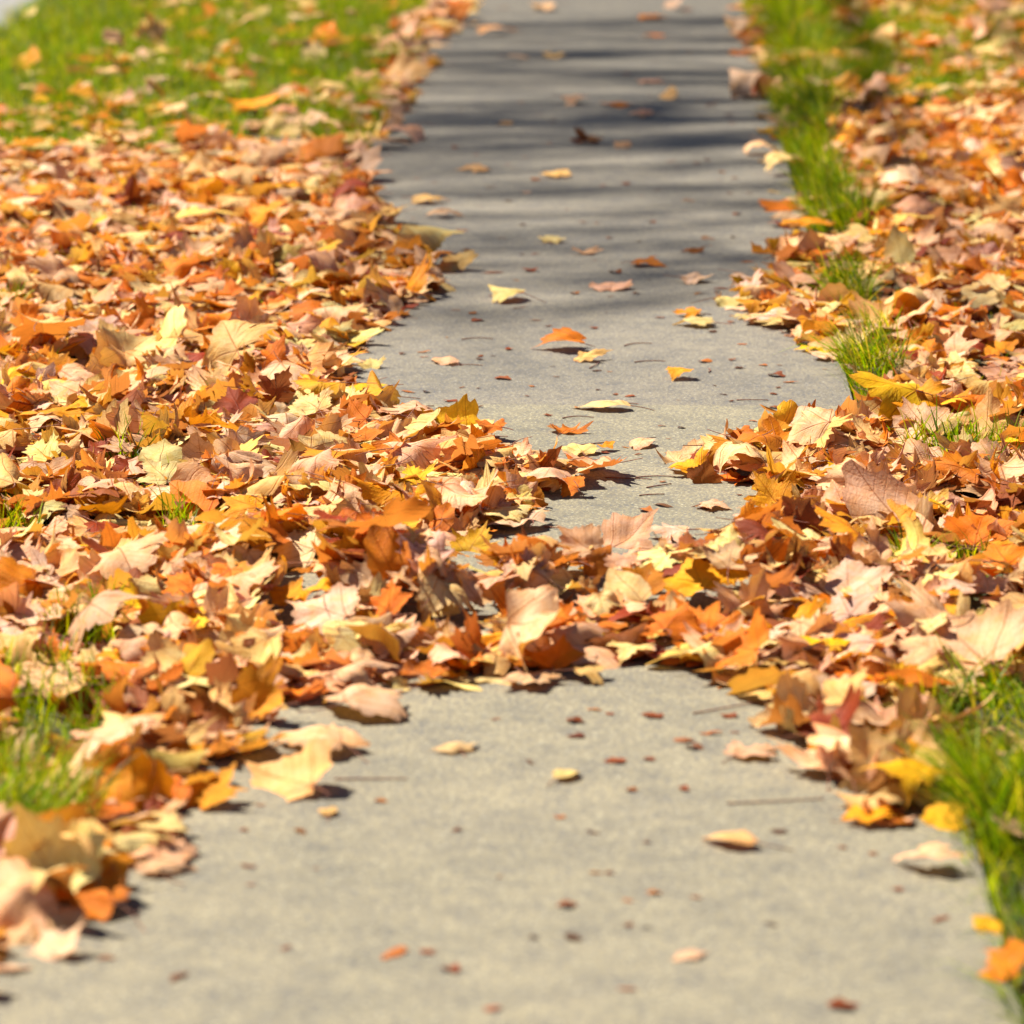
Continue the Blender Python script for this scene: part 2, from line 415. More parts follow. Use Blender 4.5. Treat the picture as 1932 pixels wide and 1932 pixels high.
def leaf_params(rng, kind=None, size=None, look=None, curl=None, near=0.0):
    t = int(rng.choice(MAPLES)) if (kind or ('oval' if rng.random() < .06 else 'maple')) == 'maple' else int(rng.choice(OVALS))
    kind = 'oval' if t in OVALS else 'maple'
    if look is None:
        u = rng.random()
        look = ('under', rng.choice(['pinkish tan', 'tan', 'cream', 'pale pink'], p=[.50, .22, .18, .10])) if u < .80 else \
               ('upper', rng.choice(['orange', 'amber', 'yellow', 'rust-brown', 'cream', 'brown'], p=[.34, .30, .15, .06, .10, .05]))
    side, cname = look
    top = cname if side == 'upper' else rng.choice(['orange', 'amber', 'rust-brown', 'brown', 'yellow'], p=[.34, .32, .05, .07, .22])
    bot = cname if side == 'under' else rng.choice(['pinkish tan', 'tan', 'cream', 'dull orange'], p=[.45, .25, .12, .18])
    c = curl or rng.choice(['flat', 'arched', 'curled', 'rolled', 'crumpled'], p=np.array([.22, .26, .27, .10, .15]) * (1 - near) + near * np.array([.14, .24, .34, .11, .17]))
    s = size or (float(rng.uniform(.03, .05)) if rng.random() < .12 else float(np.clip(rng.normal(.080 + .006 * near, .022), .042, .15)))
    sg = rng.choice([-1, 1])
    K = {'flat': rng.uniform(1, 4), 'arched': rng.uniform(6, 12), 'curled': rng.uniform(13, 22), 'rolled': rng.uniform(30, 44), 'crumpled': rng.uniform(10, 20)}[c]
    p = dict(t=t, kind=kind, size=s, wide=rng.uniform(.78, 1.05), fold=rng.normal(0, .12) + (.25 * sg if c == 'crumpled' else 0), wave=rng.uniform(.03, .12) * (2.2 if c in ('crumpled', 'curled') else 1),
             lobes=rng.choice([3, 4, 5]), ph=rng.uniform(0, 6.28), crisp=rng.uniform(.015, .045) * (2 if c == 'crumpled' else 1),
             rolls=[(rng.choice([0, 0, math.pi / 2, rng.uniform(0, 3.14)]), sg * K), (rng.uniform(0, 3.14), rng.normal(0, 3.0 if c != 'crumpled' else 9))],
             side=side, look=cname, curl=c, ctop=shade(TOPC[top], rng), cbot=shade(BOTC[bot], rng), seed=rng.random(), stem=rng.random() < .62, stl=rng.uniform(.4, .85), stb=rng.normal(0, .35), stz=rng.normal(0, .12))
    return p


def orient(p, yaw, tilt, tdir):
    """flip if underside up, spin, then tilt about a horizontal axis: tdir is the heading the upper face leans towards"""
    M = rot('x', math.pi) if p['side'] == 'under' else np.eye(3)
    M = rot('z', yaw) @ M
    return rot('z', tdir) @ rot('x', -tilt) @ rot('z', -tdir) @ M if False else rot('z', tdir) @ rot('y', tilt) @ rot('z', -tdir) @ M


# ---------------------------------------------------------------- height map the leaves pile up on
CELL, HX0, HY0 = 0.014, -4.0, 3.2
HN = (int(7.6 / CELL), int(22.5 / CELL))
H = np.zeros(HN)
gx = HX0 + (np.arange(HN[0]) + .5) * CELL
H[(gx > PATH_L) & (gx < PATH_R)] = PATH_Z


def hidx(x, y):
    return np.clip(((x - HX0) / CELL).astype(int), 0, HN[0] - 1), np.clip(((y - HY0) / CELL).astype(int), 0, HN[1] - 1)


# low mounds that the wind has heaped up: ridge points in the photo, radius (m), height (m)
MOUNDS = [(100, 1110, .22, .035), (330, 1120, .20, .04), (560, 1130, .18, .04), (760, 1135, .15, .035), (930, 1150, .12, .02), (1100, 1150, .12, .025), (1190, 1145, .11, .03),
          (1300, 1150, .13, .03), (1430, 1130, .15, .03), (1590, 1090, .2, .05), (1760, 1120, .22, .05), (1900, 1180, .22, .05), (200, 900, .3, .02), (480, 860, .25, .02), (150, 640, .4, .03),
          (450, 540, .4, .03), (250, 400, .5, .03), (1800, 560, .4, .03), (1700, 700, .2, .02), (1820, 380, .5, .03), (1720, 900, .2, .03), (330, 1300, .16, .012), (220, 1540, .12, .015), (120, 1720, .12, .012)]
mz = [(ground(a, b)[:2], r, h) for a, b, r, h in MOUNDS]


def bumps():
    rng = np.random.default_rng(77)
    out = []
    for poly, n, rr, hh in ((DRIFT, 60, (.05, .10), (.012, .034)), (BED_L, 55, (.05, .12), (.012, .035)), (BED_R, 65, (.05, .12), (.012, .035))):
        P = np.array(poly, float); k = 0
        while k < n:
            x, y = rng.uniform(max(P[:, 0].min(), -300), min(P[:, 0].max(), 2250)), rng.uniform(P[:, 1].min(), min(P[:, 1].max(), 2000))
            if y > (1205 if poly is DRIFT else 1270): continue
            if not inside(poly, np.array([x]), np.array([y]))[0] or rng.random() > ((y + 900) / 2900) ** 1.5 or in_holes(np.array([x]), np.array([y]), 1.3)[0]: continue
            out.append((ground(x, y)[:2], rng.uniform(*rr), rng.uniform(*hh))); k += 1
    return out


mz += bumps()
MZX, MZY = np.array([c[0] for c, _, _ in mz]), np.array([c[1] for c, _, _ in mz])
MZR, MZH = np.array([r for _, r, _ in mz]) ** 2, np.array([h for _, _, h in mz])


def mound(x, y):
    return float((MZH * np.exp(-((x - MZX) ** 2 + (y - MZY) ** 2) / MZR)).sum())


LEAVES = []           # dict(p, M, loc, hero)


def settle(p, M, x, y, q, lift=0.0, grow=.75):
    P, rg, T = LO[p['t']]
    W = warp(P, p) @ M.T
    i, j = hidx(x + W[:, 0], y + W[:, 1])
    z = float(np.quantile(H[i, j] - W[:, 2], q)) + lift
    return z, W, i, j


def drop(p, yaw, tilt, tdir, x, y, q=.72, lift=0.0, hero=None, grow=.55, under=0.0):
    M = orient(p, yaw, tilt, tdir)
    z, W, i, j = settle(p, M, x, y, q, lift)
    z += under
    base = PATH_Z if PATH_L < x < PATH_R else 0.0
    zl = W[:, 2].min() + z
    if zl < base - .012: z += base - .012 - zl
    top = W[:, 2] + z
    H[i, j] = np.maximum(H[i, j], H[i, j] + grow * np.clip(top - H[i, j], 0, .020))
    LEAVES.append(dict(p=p, M=M, loc=np.array([x, y, z]), hero=hero, tilt=tilt))


def scatter():
    rng = RNG
    x0, x1, y0, y1 = KX, 2.6, 4.05, 23.0
    N = 64000
    X = rng.uniform(x0, x1, N); Y = y0 + (y1 - y0) * rng.random(N)
    px, py, _ = project(np.stack([X, Y, np.zeros(N)], 1))
    keep = (px > -420) & (px < 2350) & (py > -230) & (py < 2080)
    X, Y = X[keep], Y[keep]
    per = N / ((x1 - x0) * (y1 - y0))                 # tries per square metre
    d = leaf_density(X, Y)
    acc = rng.random(len(X)) < d * np.where(Y < 8.6, 720, 900) / per
    X, Y, d = X[acc], Y[acc], d[acc]
    for k, (x, y, dd) in enumerate(zip(X, Y, d)):
        old = k < .3 * len(X) and rng.random() < .45          # the oldest leaves lie lowest and have browned
        near = float(np.clip((9.6 - y) / 2.0, 0, 1))
        p = leaf_params(rng, near=near, look=('upper', rng.choice(['rust-brown', 'brown', 'orange', 'amber'])) if old else None)
        on_lawn = dd < .5
        if on_lawn and p['curl'] in ('rolled', 'curled'): p['rolls'][0] = (p['rolls'][0][0], p['rolls'][0][1] * .35); p['curl'] = 'arched'
        u = rng.random()
        tilt = abs(rng.normal(0, math.radians(9 + 2 * near))) if u < .84 - .10 * near else rng.uniform(math.radians(20), math.radians(52 + 6 * near))
        tdir = rng.uniform(0, 6.28)
        if u > .84 - .10 * near and rng.random() < .5: tdir = rng.normal(-1.57, .9)
        if p['look'] in ('rust-brown', 'brown'): tilt *= .45
        m = float(mound(x, y)) if not on_lawn else 0.0
        if m > .004:                                   # leaves on a bump lean down its slope
            sx, sy = float(mound(x - .01, y) - mound(x + .01, y)) / .02, float(mound(x, y - .01) - mound(x, y + .01)) / .02
            sl = math.hypot(sx, sy)
            if sl > .12 and rng.random() < .75: tilt, tdir = min(.5 * tilt + .8 * math.atan(sl), 1.0), math.atan2(sy, sx) + rng.normal(0, .3)
        if on_lawn and not (PATH_L < x < PATH_R):
            drop(p, rng.uniform(0, 6.28), tilt, tdir, x, y, .72, lift=rng.uniform(.012, .035))
        else:
            ii, jj = hidx(np.array([x]), np.array([y]))
            base = PATH_Z if PATH_L < x < PATH_R else 0.0
            cur = H[ii[0], jj[0]] - base
            lift = max(0.0, m * rng.uniform(.35, 1.0) - cur) if m > .006 else 0.0
            drop(p, rng.uniform(0, 6.28), tilt, tdir, x, y, .70 if tilt < .45 else .58, lift=lift)


scatter()

# ---------------------------------------------------------------- leaves one can pick out in the photo
# x, y, width in photo pixels, colour, pose, shape; label
U, D = 'upper', 'under'
HERO = [
 # --- on the bare path, far to near
 (1025, 14, 62, D, 'pinkish tan', 'flat', 'maple', 'blurred tan leaf lying farthest up the path'),
 (1232, 34, 60, U, 'orange', 'flat', 'maple', 'orange leaf lying under a raised pale leaf at the far end'),
 (1266, 10, 40, D, 'pale pink', 'stand', 'maple', 'pale leaf standing on edge over the far orange leaf'),
 (1240, 66, 36, U, 'orange', 'flat', 'oval', 'small orange leaf just nearer than the far orange leaf'),
 (932, 60, 64, D, 'tan', 'arch', 'maple', 'orange-rimmed tan leaf on the far path near the grassy edge'),
 (1044, 105, 46, D, 'tan', 'arch', 'maple', 'tan leaf with a dark curled end on the far shaded path'),
 (972, 108, 30, D, 'pale pink', 'flat', 'oval', 'tiny whitish leaf scrap on the dark far path'),
 (1228, 153, 54, D, 'pinkish tan', 'flat', 'maple', 'blunt tan leaf on a lit band of the far path'),
 (1083, 190, 64, D, 'pinkish tan', 'flat', 'maple', 'tan leaf left of the long orange leaf on the far path'),
 (1172, 197, 62, U, 'orange', 'flat', 'oval', 'long flat orange leaf on the far path'),
 (1263, 181, 40, D, 'tan', 'lean', 'oval', 'small tilted tan leaf right of the long orange leaf'),
 (1212, 214, 58, D, 'pinkish tan', 'arch', 'maple', 'tan leaf just below the long orange leaf'),
 (952, 232, 36, D, 'tan', 'arch', 'oval', 'small tan leaf lying in the darkest shadow band'),
 (1104, 264, 72, U, 'rust-brown', 'crumple', 'maple', 'dark rust-brown crumpled leaf in the shaded path'),
 (1174, 274, 38, D, 'pinkish tan', 'lean', 'maple', 'small tan leaf beside the dark crumpled leaf'),
 (897, 318, 72, D, 'tan', 'arch', 'maple', 'two-humped tan leaf on the path below the dark band'),
 (1048, 330, 62, D, 'tan', 'arch', 'maple', 'tan leaf with one orange end on the mid path'),
 (995, 362, 22, D, 'pale pink', 'flat', 'oval', 'very small pale leaf scrap on the mid path'),
 (805, 378, 76, D, 'tan', 'flat', 'maple', 'tan leaf reaching onto the path from the left heap edge'),
 (834, 405, 64, D, 'pinkish tan', 'arch', 'maple', 'tan leaf alone just off the left heap edge'),
 (1041, 452, 62, D, 'cream', 'arch', 'maple', 'cream leaf with a pointed end on the mid path'),
 (1107, 475, 54, D, 'pinkish tan', 'crumple', 'maple', 'small crumpled tan leaf with knobbly lobes on the path'),
 (1219, 497, 72, U, 'orange', 'arch', 'maple', 'orange leaf with scalloped rim on the mid path'),
 (859, 494, 76, D, 'tan', 'lean', 'maple', 'hooked tan leaf at the tip of the left heap'),
 (1153, 540, 84, D, 'pinkish tan', 'flat', 'maple', 'wide pinkish leaf lying flat below the scalloped orange leaf'),
 (957, 559, 84, D, 'cream', 'arch', 'maple', 'wide cream leaf with turned-up ends on the path'),
 (1308, 527, 68, D, 'pale pink', 'crumple', 'maple', 'half dark curled leaf near the right path edge'),
 (1314, 472, 36, U, 'brown', 'crumple', 'oval', 'small dark brown leaf above the half dark curled leaf'),
 (1315, 610, 82, D, 'cream', 'flat', 'maple', 'star-shaped cream leaf on the path by the right heap'),
 (1300, 592, 70, U, 'amber', 'arch', 'maple', 'amber leaf tucked behind the star-shaped cream leaf'),
 (1424, 575, 74, U, 'amber', 'curl', 'maple', 'arched amber leaf at the tip of the right heap'),
 (1062, 652, 100, U, 'orange', 'flat', 'maple', 'long orange-brown leaf lying on the mid path'),
 (1113, 673, 72, D, 'tan', 'curl', 'maple', 'tan curled leaf touching the long orange-brown leaf'),
 (845, 682, 60, D, 'pinkish tan', 'arch', 'oval', 'smooth pointed tan leaf with long stem on the path'),
 (1281, 709, 62, U, 'amber', 'arch', 'maple', 'flat amber leaf alone near the right path edge'),
 (1153, 768, 88, D, 'cream', 'flat', 'oval', 'long cream leaf with a trailing stem on the path'),
 (1069, 810, 76, U, 'orange', 'crumple', 'maple', 'upturned orange-brown leaf just beyond the left heap'),
 (1212, 836, 60, D, 'pinkish tan', 'flat', 'oval', 'pale oblong leaf on the speckled path between the heaps'),
 (1093, 850, 84, D, 'cream', 'arch', 'maple', 'cream speckled leaf at the outer rim of the left heap'),
 (1143, 845, 38, U, 'amber', 'curl', 'maple', 'small golden leaf joined to the cream speckled leaf'),
 (700, 684, 56, D, 'cream', 'lean', 'maple', 'bright cream leaf tilted up at the inner corner of the left heap'),
 (859, 1409, 82, D, 'pinkish tan', 'arch', 'maple', 'pinkish leaf alone on the path just below the drift'),
 (1065, 1465, 68, D, 'cream', 'flat', 'oval', 'small bright cream leaf flat on the near path'),
 (620, 1532, 54, D, 'tan', 'arch', 'oval', 'yellowish leaf by itself near the left heap on the near path'),
 (1390, 1590, 104, D, 'tan', 'arch', 'oval', 'long orange-tan leaf alone on the near right of the path'),
 (1300, 1802, 60, D, 'pale pink', 'arch', 'maple', 'blurred pale pink leaf nearest the bottom of the path'),
 # --- the left heap
 (365, 945, 92, U, 'orange', 'stand', 'oval', 'upright orange oval leaf with brown edge in the left heap'),
 (458, 935, 100, U, 'amber', 'lean', 'maple', 'spotted amber maple leaf right of the upright orange oval leaf'),
 (525, 738, 92, U, 'rust-brown', 'stand', 'maple', 'rust-brown leaf standing up beside a bright cream leaf'),
 (585, 760, 94, D, 'cream', 'lean', 'maple', 'bright cream leaf at the foot of the standing rust-brown leaf'),
 (250, 368, 80, U, 'rust-brown', 'stand', 'maple', 'dark red-brown leaf standing in the far left heap'),
 (445, 758, 88, U, 'rust-brown', 'lean', 'maple', 'dark red-brown leaf left of the standing rust-brown leaf'),
 (75, 848, 96, D, 'cream', 'lean', 'maple', 'smooth cream leaf tilted up at the left rim of the frame'),
 (190, 850, 80, U, 'rust-brown', 'curl', 'maple', 'dark curled leaf with saw-toothed edge right of the smooth cream leaf'),
 (300, 888, 96, D, 'cream', 'lean', 'maple', 'pointed cream leaf just behind the upright orange oval leaf'),
 (225, 840, 66, D, 'pinkish tan', 'lean', 'maple', 'tan leaf with dark ribs behind the smooth cream leaf'),
 (780, 897, 84, U, 'yellow', 'lean', 'maple', 'yellow maple leaf in the outer left heap'),
 (930, 815, 60, U, 'orange', 'curl', 'maple', 'rolled orange-brown leaf on the far rim of the heap tongue'),
 (690, 826, 62, U, 'orange', 'lean', 'maple', 'orange leaf beyond the yellow maple leaf'),
 (893, 1014, 104, U, 'yellow', 'lean', 'maple', 'golden yellow maple leaf with dark stem at the heap corner'),
 (978, 988, 124, D, 'pale pink', 'arch', 'maple', 'broad pinkish leaf arched over a dark shadow beside the golden leaf'),
 (1078, 928, 56, U, 'orange', 'stand', 'maple', 'small upright orange leaf at the outer end of the heap tongue'),
 (955, 957, 96, D, 'cream', 'arch', 'maple', 'cream leaf arched behind the broad pinkish leaf'),
 (1035, 888, 110, D, 'pinkish tan', 'flat', 'maple', 'flat pinkish leaf behind the small upright orange leaf'),
 (832, 968, 50, U, 'orange', 'stand', 'oval', 'narrow upright orange leaf left of the cream arched leaf'),
 (560, 1000, 150, D, 'pinkish tan', 'lean', 'maple', 'wide pinkish tan leaf with long stem in the mid left heap'),
 (120, 775, 110, U, 'amber', 'flat', 'maple', 'flat amber leaf beyond the smooth cream leaf'),
 (420, 560, 86, U, 'orange', 'curl', 'maple', 'orange leaf with dark hollow in the far left heap'),
 (265, 600, 84, U, 'orange', 'stand', 'maple', 'tall orange leaf with dark curled tip in the left heap'),
 (545, 1082, 76, U, 'amber', 'stand', 'maple', 'pointed amber leaf upright at the left of the drift'),
 (735, 1142, 84, U, 'orange', 'stand', 'maple', 'plain orange leaf tilted up in the middle of the drift'),
 (612, 1160, 150, D, 'pale pink', 'lean', 'maple', 'big pale leaf spread out on the drift with thin ribs'),
 (345, 1100, 90, U, 'orange', 'lean', 'maple', 'saw-toothed orange leaf at the back of the drift'),
 (365, 1255, 64, U, 'yellow', 'stand', 'oval', 'yellow rounded leaf tilted up in the front left heap'),
 (795, 1280, 100, U, 'orange', 'curl', 'maple', 'large humped orange leaf on the front rim of the drift'),
 (690, 1330, 190, D, 'pinkish tan', 'arch', 'maple', 'long pinkish leaf along the front rim of the drift'),
 (1000, 1290, 118, D, 'pinkish tan', 'flat', 'maple', 'tan leaf with upswept point on the front rim'),
 (1110, 1275, 92, D, 'tan', 'arch', 'maple', 'tan leaf right of the leaf with upswept point'),
 (1052, 1240, 90, U, 'orange', 'lean', 'maple', 'orange star-shaped leaf just behind the front rim'),
 (600, 1404, 190, D, 'pinkish tan', 'arch', 'maple', 'long tan leaf jutting onto the near path'),
 (545, 1470, 190, D, 'tan', 'lean', 'maple', 'narrow tan leaf pointing at the near path below the jutting leaf'),
 (295, 1640, 88, D, 'pinkish tan', 'arch', 'oval', 'short blunt tan leaf at the lower left rim'),
 (170, 1706, 160, U, 'orange', 'lean', 'maple', 'broad bright orange leaf with two lobes at the lower left'),
 (95, 1785, 130, D, 'pale pink', 'lean', 'maple', 'pale pink leaf just in front of the broad orange leaf'),
 (205, 1530, 120, U, 'orange', 'curl', 'maple', 'crinkled orange leaf beside the lower left grass'),
 (300, 1560, 110, D, 'cream', 'flat', 'maple', 'ragged cream leaf in front of the crinkled orange leaf'),
 (400, 1490, 120, U, 'amber', 'lean', 'maple', 'amber leaf behind the ragged cream leaf'),
 (120, 1265, 180, D, 'pinkish tan', 'flat', 'maple', 'wide tan leaf bridging over the left grass patch'),
 # --- drift crest and the right heap
 (1184, 1012, 122, D, 'pinkish tan', 'stand', 'maple', 'tall pinkish leaf standing on the crest of the drift'),
 (1262, 1008, 104, D, 'pale pink', 'arch', 'maple', 'pale leaf with dark hollow right of the tall pinkish leaf'),
 (1095, 1062, 90, D, 'pinkish tan', 'stand', 'maple', 'pinkish leaf with a hole left of the tall standing leaf'),
 (1220, 1085, 96, U, 'orange', 'lean', 'maple', 'shaded orange leaf below the tall pinkish leaf'),
 (1122, 1100, 56, U, 'orange', 'stand', 'oval', 'narrow orange leaf hanging over a dark gap in the drift'),
 (1318, 1082, 112, U, 'amber', 'lean', 'maple', 'glowing amber leaf on the right of the crest'),
 (1190, 1132, 90, D, 'cream', 'lean', 'oval', 'pointed cream-yellow leaf right of the dark gap'),
 (1270, 1175, 120, U, 'orange', 'lean', 'maple', 'orange leaf with ribs in front of the glowing amber leaf'),
 (1400, 1215, 150, U, 'orange', 'cup', 'maple', 'big cupped orange leaf with fanned ribs'),
 (1190, 1236, 100, D, 'cream', 'arch', 'maple', 'cream leaf with two small holes near the front rim'),
 (1452, 932, 120, U, 'amber', 'cup', 'maple', 'curved amber leaf where the right heap meets the path'),
 (1512, 972, 90, U, 'rust-brown', 'stand', 'maple', 'shaded rust-brown leaf below the curved amber leaf'),
 (1590, 960, 110, D, 'pinkish tan', 'lean', 'maple', 'pinkish leaf right of the shaded rust-brown leaf'),
 (1690, 975, 140, D, 'pinkish tan', 'lean', 'oval', 'smooth tan leaf over a dark rolled edge in the right heap'),
 (1600, 1075, 140, D, 'pale pink', 'lean', 'maple', 'pale star-shaped leaf in the right heap'),
 (1595, 1140, 130, D, 'pale pink', 'lean', 'maple', 'blunt pale leaf in front of the pale star-shaped leaf'),
 (1825, 1215, 240, D, 'pinkish tan', 'lean', 'maple', 'very large tan leaf in the front right heap'),
 (1890, 1060, 130, U, 'orange', 'lean', 'maple', 'orange leaf behind the very large tan leaf'),
 (1845, 1010, 120, U, 'orange', 'lean', 'maple', 'orange leaf beside the grassy gap in the right heap'),
 (1735, 790, 130, D, 'pinkish tan', 'lean', 'maple', 'broad pinkish leaf nearer than the path side tuft'),
 (1862, 805, 140, D, 'tan', 'lean', 'maple', 'broad tan leaf right of the broad pinkish leaf'),
 (1300, 872, 100, U, 'amber', 'curl', 'maple', 'curled amber leaf at the outer tip of the right heap'),
 (1330, 900, 62, U, 'brown', 'stand', 'maple', 'dark brown leaf tilted up below the curled amber leaf'),
 (1345, 955, 70, D, 'pale pink', 'flat', 'maple', 'small pale leaf lying where the path meets the right heap'),
 (1560, 665, 70, D, 'pinkish tan', 'flat', 'maple', 'flat tan leaf on the path beside the tall tuft'),
 (1478, 258, 62, U, 'orange', 'stand', 'maple', 'orange leaf propped up against the far grass strip'),
 (1660, 372, 60, D, 'cream', 'stand', 'maple', 'pointed cream leaf standing in the far right heap'),
 (1570, 135, 40, D, 'cream', 'stand', 'oval', 'small round cream leaf beside the far grass strip'),
 (1860, 545, 120, D, 'cream', 'lean', 'maple', 'bright cream leaf near the rim of the right heap'),
 (1700, 480, 66, D, 'cream', 'stand', 'oval', 'long cream leaf upright beyond the path side tuft'),
 (1880, 640, 80, U, 'amber', 'lean', 'maple', 'amber leaf in front of the bright cream leaf'),
 (1420, 1420, 130, D, 'pinkish tan', 'flat', 'maple', 'pale leaf jutting onto the path from the front right heap'),
 (1640, 1545, 120, U, 'amber', 'flat', 'maple', 'flat amber leaf on the path beside the lower right grass'),
 (1755, 1618, 120, D, 'pinkish tan', 'arch', 'maple', 'tan leaf lying against the lower right grass edge'),
 (1785, 1545, 100, U, 'yellow', 'lean', 'maple', 'yellow leaf half under the lower right grass'),
 (1888, 1820, 105, U, 'orange', 'lean', 'maple', 'blurred orange leaf against the grass at the lower right'),
 (1868, 1750, 46, U, 'yellow', 'lean', 'oval', 'small yellow leaf just above the blurred orange leaf'),
 (1800, 1395, 60, U, 'orange', 'stand', 'maple', 'orange leaf caught upright in the lower right grass'),
 # --- on the far left lawn
 (45, 118, 80, U, 'amber', 'stand', 'maple', 'orange leaf standing in the lawn near the road'),
 (68, 140, 60, D, 'cream', 'flat', 'oval', 'cream leaf in front of the orange leaf near the road'),
 (275, 112, 50, D, 'pinkish tan', 'stand', 'oval', 'round pinkish leaf upright in the middle of the lawn'),
 (335, 33, 40, U, 'amber', 'stand', 'oval', 'round amber leaf far back in the lawn'),
 (425, 32, 46, D, 'cream', 'stand', 'maple', 'cream leaf right of the round amber leaf'),
 (490, 34, 44, D, 'cream', 'stand', 'maple', 'cream pointed leaf beside an orange leaf far back in the lawn'),
 (545, 58, 60, U, 'orange', 'lean', 'maple', 'orange leaf right of two cream leaves in the lawn'),
 (515, 245, 90, D, 'tan', 'stand', 'maple', 'tall pale leaf where the lawn meets the left heap'),
 (600, 285, 100, U, 'orange', 'lean', 'maple', 'orange leaf right of the tall pale leaf'),
]
POSE = {'flat': ('flat', 4), 'arch': ('arched', 8), 'curl': ('curled', 18), 'crumple': ('crumpled', 10), 'lean': ('flat', 26), 'stand': ('arched', 60), 'cup': ('arched', 42)}


def hero_leaves():
    rng = np.random.default_rng(5)
    for (px, py, w, side, cname, pose, kind, label) in HERO:
        curl, tdeg = POSE[pose]
        g = ground(px, py)
        sc = (py - VPY) / CAMH * math.cos(PITCH)
        width = w / sc
        p = leaf_params(rng, kind, None, (side, cname), curl)
        if kind == 'maple': p['t'] = int(rng.choice(WHOLE))
        spread = {'maple': 1.35, 'oval': .80}[kind] * p['wide']
        flat = pose in ('flat', 'arch', 'curl', 'crumple')
        p['size'] = float(np.clip((.84 if flat else .94) * width / (spread if not flat else (.5 * spread + .5)), .022, .21))
        p['stem'] = p['size'] > .035
        if pose in ('flat', 'arch'):
            sg = -1 if side == 'upper' else 1                       # edges droop, middle humps up
            p['rolls'] = [(rng.choice([0, 1.57]), sg * rng.uniform(4, 11) * .1 / p['size'] * (1 if pose == 'arch' else .6)), (rng.uniform(0, 3), rng.normal(0, 2.5))]
        if pose in ('lean', 'stand'):
            p['rolls'] = [(0.0, rng.uniform(-8, 8)), (1.57, rng.uniform(-5, 5))]
        if pose == 'cup': p['rolls'] = [(0.0, 8 if side == 'upper' else -8), (1.57, (5 if side == 'upper' else -5))]
        tilt = math.radians(tdeg + rng.uniform(-6, 6))
        if flat: tilt = abs(tilt) * .6
        if flat: yaw, tdir = rng.uniform(0, 6.28), rng.normal(-1.57, .5)
        else:
            shady = 'shaded' in label or 'dark' in label or cname == 'rust-brown'
            if not shady and pose == 'stand': tilt -= .32
            yaw, tdir = rng.normal(0, .5), (-1.45 if shady else -2.1) + rng.normal(0, .25)
            if side == 'under': yaw += math.pi
        # lift so that the middle of the leaf shows at (px, py)
        zc = 0.0
        for _ in range(3):
            g = ground(px, py, zc)
            M = orient(p, yaw, tilt, tdir)
            q = .9 if flat else .80
            z, W, i, j = settle(p, M, g[0], g[1], q, .002)
            onpath = (PATH_L < g[0] < PATH_R)
            zc = z
        lo = (PATH_Z if onpath else 0.0) + .0005
        low = (W[:, 2] + z).min()
        if low < lo and flat: z += lo - low
        drop_at(p, M, g[0], g[1], z, W, i, j, label, tilt)


def drop_at(p, M, x, y, z, W, i, j, label, tilt):
    H[i, j] = np.maximum(H[i, j], np.minimum(W[:, 2] + z, H[i, j] + .03))
    LEAVES.append(dict(p=p, M=M, loc=np.array([x, y, z]), hero=label, tilt=tilt))


hero_leaves()


# ---------------------------------------------------------------- stems
def stem_pts(p):
    s = p['size']
    base = warp(np.array([[0.0, 0.0], [0.0, .06]]), {**p, 'crisp': 0})
    d = base[0] - base[1]; d /= np.linalg.norm(d) + 1e-9
    L = p['stl'] * s
    t = np.linspace(0, 1, 6)[:, None]
    side = np.cross(d, [0, 0, 1.0])
    # warp() recentres z on the points it is given: bring the foot to the blade's own base
    return d, L, t, side


def leaf_geometry(L, hi):
    p = L['p']
    P, rg, T = (HI if hi else LO)[p['t']]
    W0 = warp(P, p)
    # the stem leaves the outline's first point (the leaf base)
    b = W0[0]
    k = int(np.argmin(np.hypot(P[:, 0], P[:, 1] - .12)))
    d = b - W0[k]; d /= np.linalg.norm(d) + 1e-9
    Ls = p['stl'] * p['size']; t = np.linspace(0, 1, 6)[:, None]
    sd = np.cross(d, [0, 0, 1.0])
    S0 = b + d * Ls * t + sd * p['stb'] * Ls * t ** 2 + np.array([0, 0, 1.0]) * p['stz'] * Ls * t ** 2
    S = S0 @ L['M'].T
    dz = S[:, 2] - S[0, 2]
    S[:, 2] = S[0, 2] + np.where(dz > 0, .3 * dz, np.maximum(dz, -.02))     # stalks sag instead of standing up
    return W0 @ L['M'].T, P, rg, T, S


# ---------------------------------------------------------------- which leaves show largest: a small depth buffer
def visible_areas():
    RES = 640; f = RES / 1932.0
    tri_px, tri_d, tri_a, tri_l = [], [], [], []
    for k, L in enumerate(LEAVES):
        W, P, rg, T, S = leaf_geometry(L, False)
        W = W + L['loc']
        px, py, dp = project(W)
        A, B, C = T[:, 0], T[:, 1], T[:, 2]
        area = .5 * np.abs((px[B] - px[A]) * (py[C] - py[A]) - (px[C] - px[A]) * (py[B] - py[A]))
        tri_px.append(np.stack([(px[A] + px[B] + px[C]) / 3, (py[A] + py[B] + py[C]) / 3], 1)); tri_d.append((dp[A] + dp[B] + dp[C]) / 3); tri_a.append(area); tri_l.append(np.full(len(T), k))
    c = np.vstack(tri_px); d = np.concatenate(tri_d); a = np.concatenate(tri_a); l = np.concatenate(tri_l)
    ok = (c[:, 0] > 0) & (c[:, 0] < 1932) & (c[:, 1] > 0) & (c[:, 1] < 1932)
    c, d, a, l = c[ok], d[ok], a[ok], l[ok]
    ix = (c * f).astype(int); cell = ix[:, 1] * RES + ix[:, 0]
    Z = np.full(RES * RES, 1e9); np.minimum.at(Z, cell, d)
    vis = d < Z[cell] + .012
    return np.bincount(l[vis], weights=a[vis], minlength=len(LEAVES))


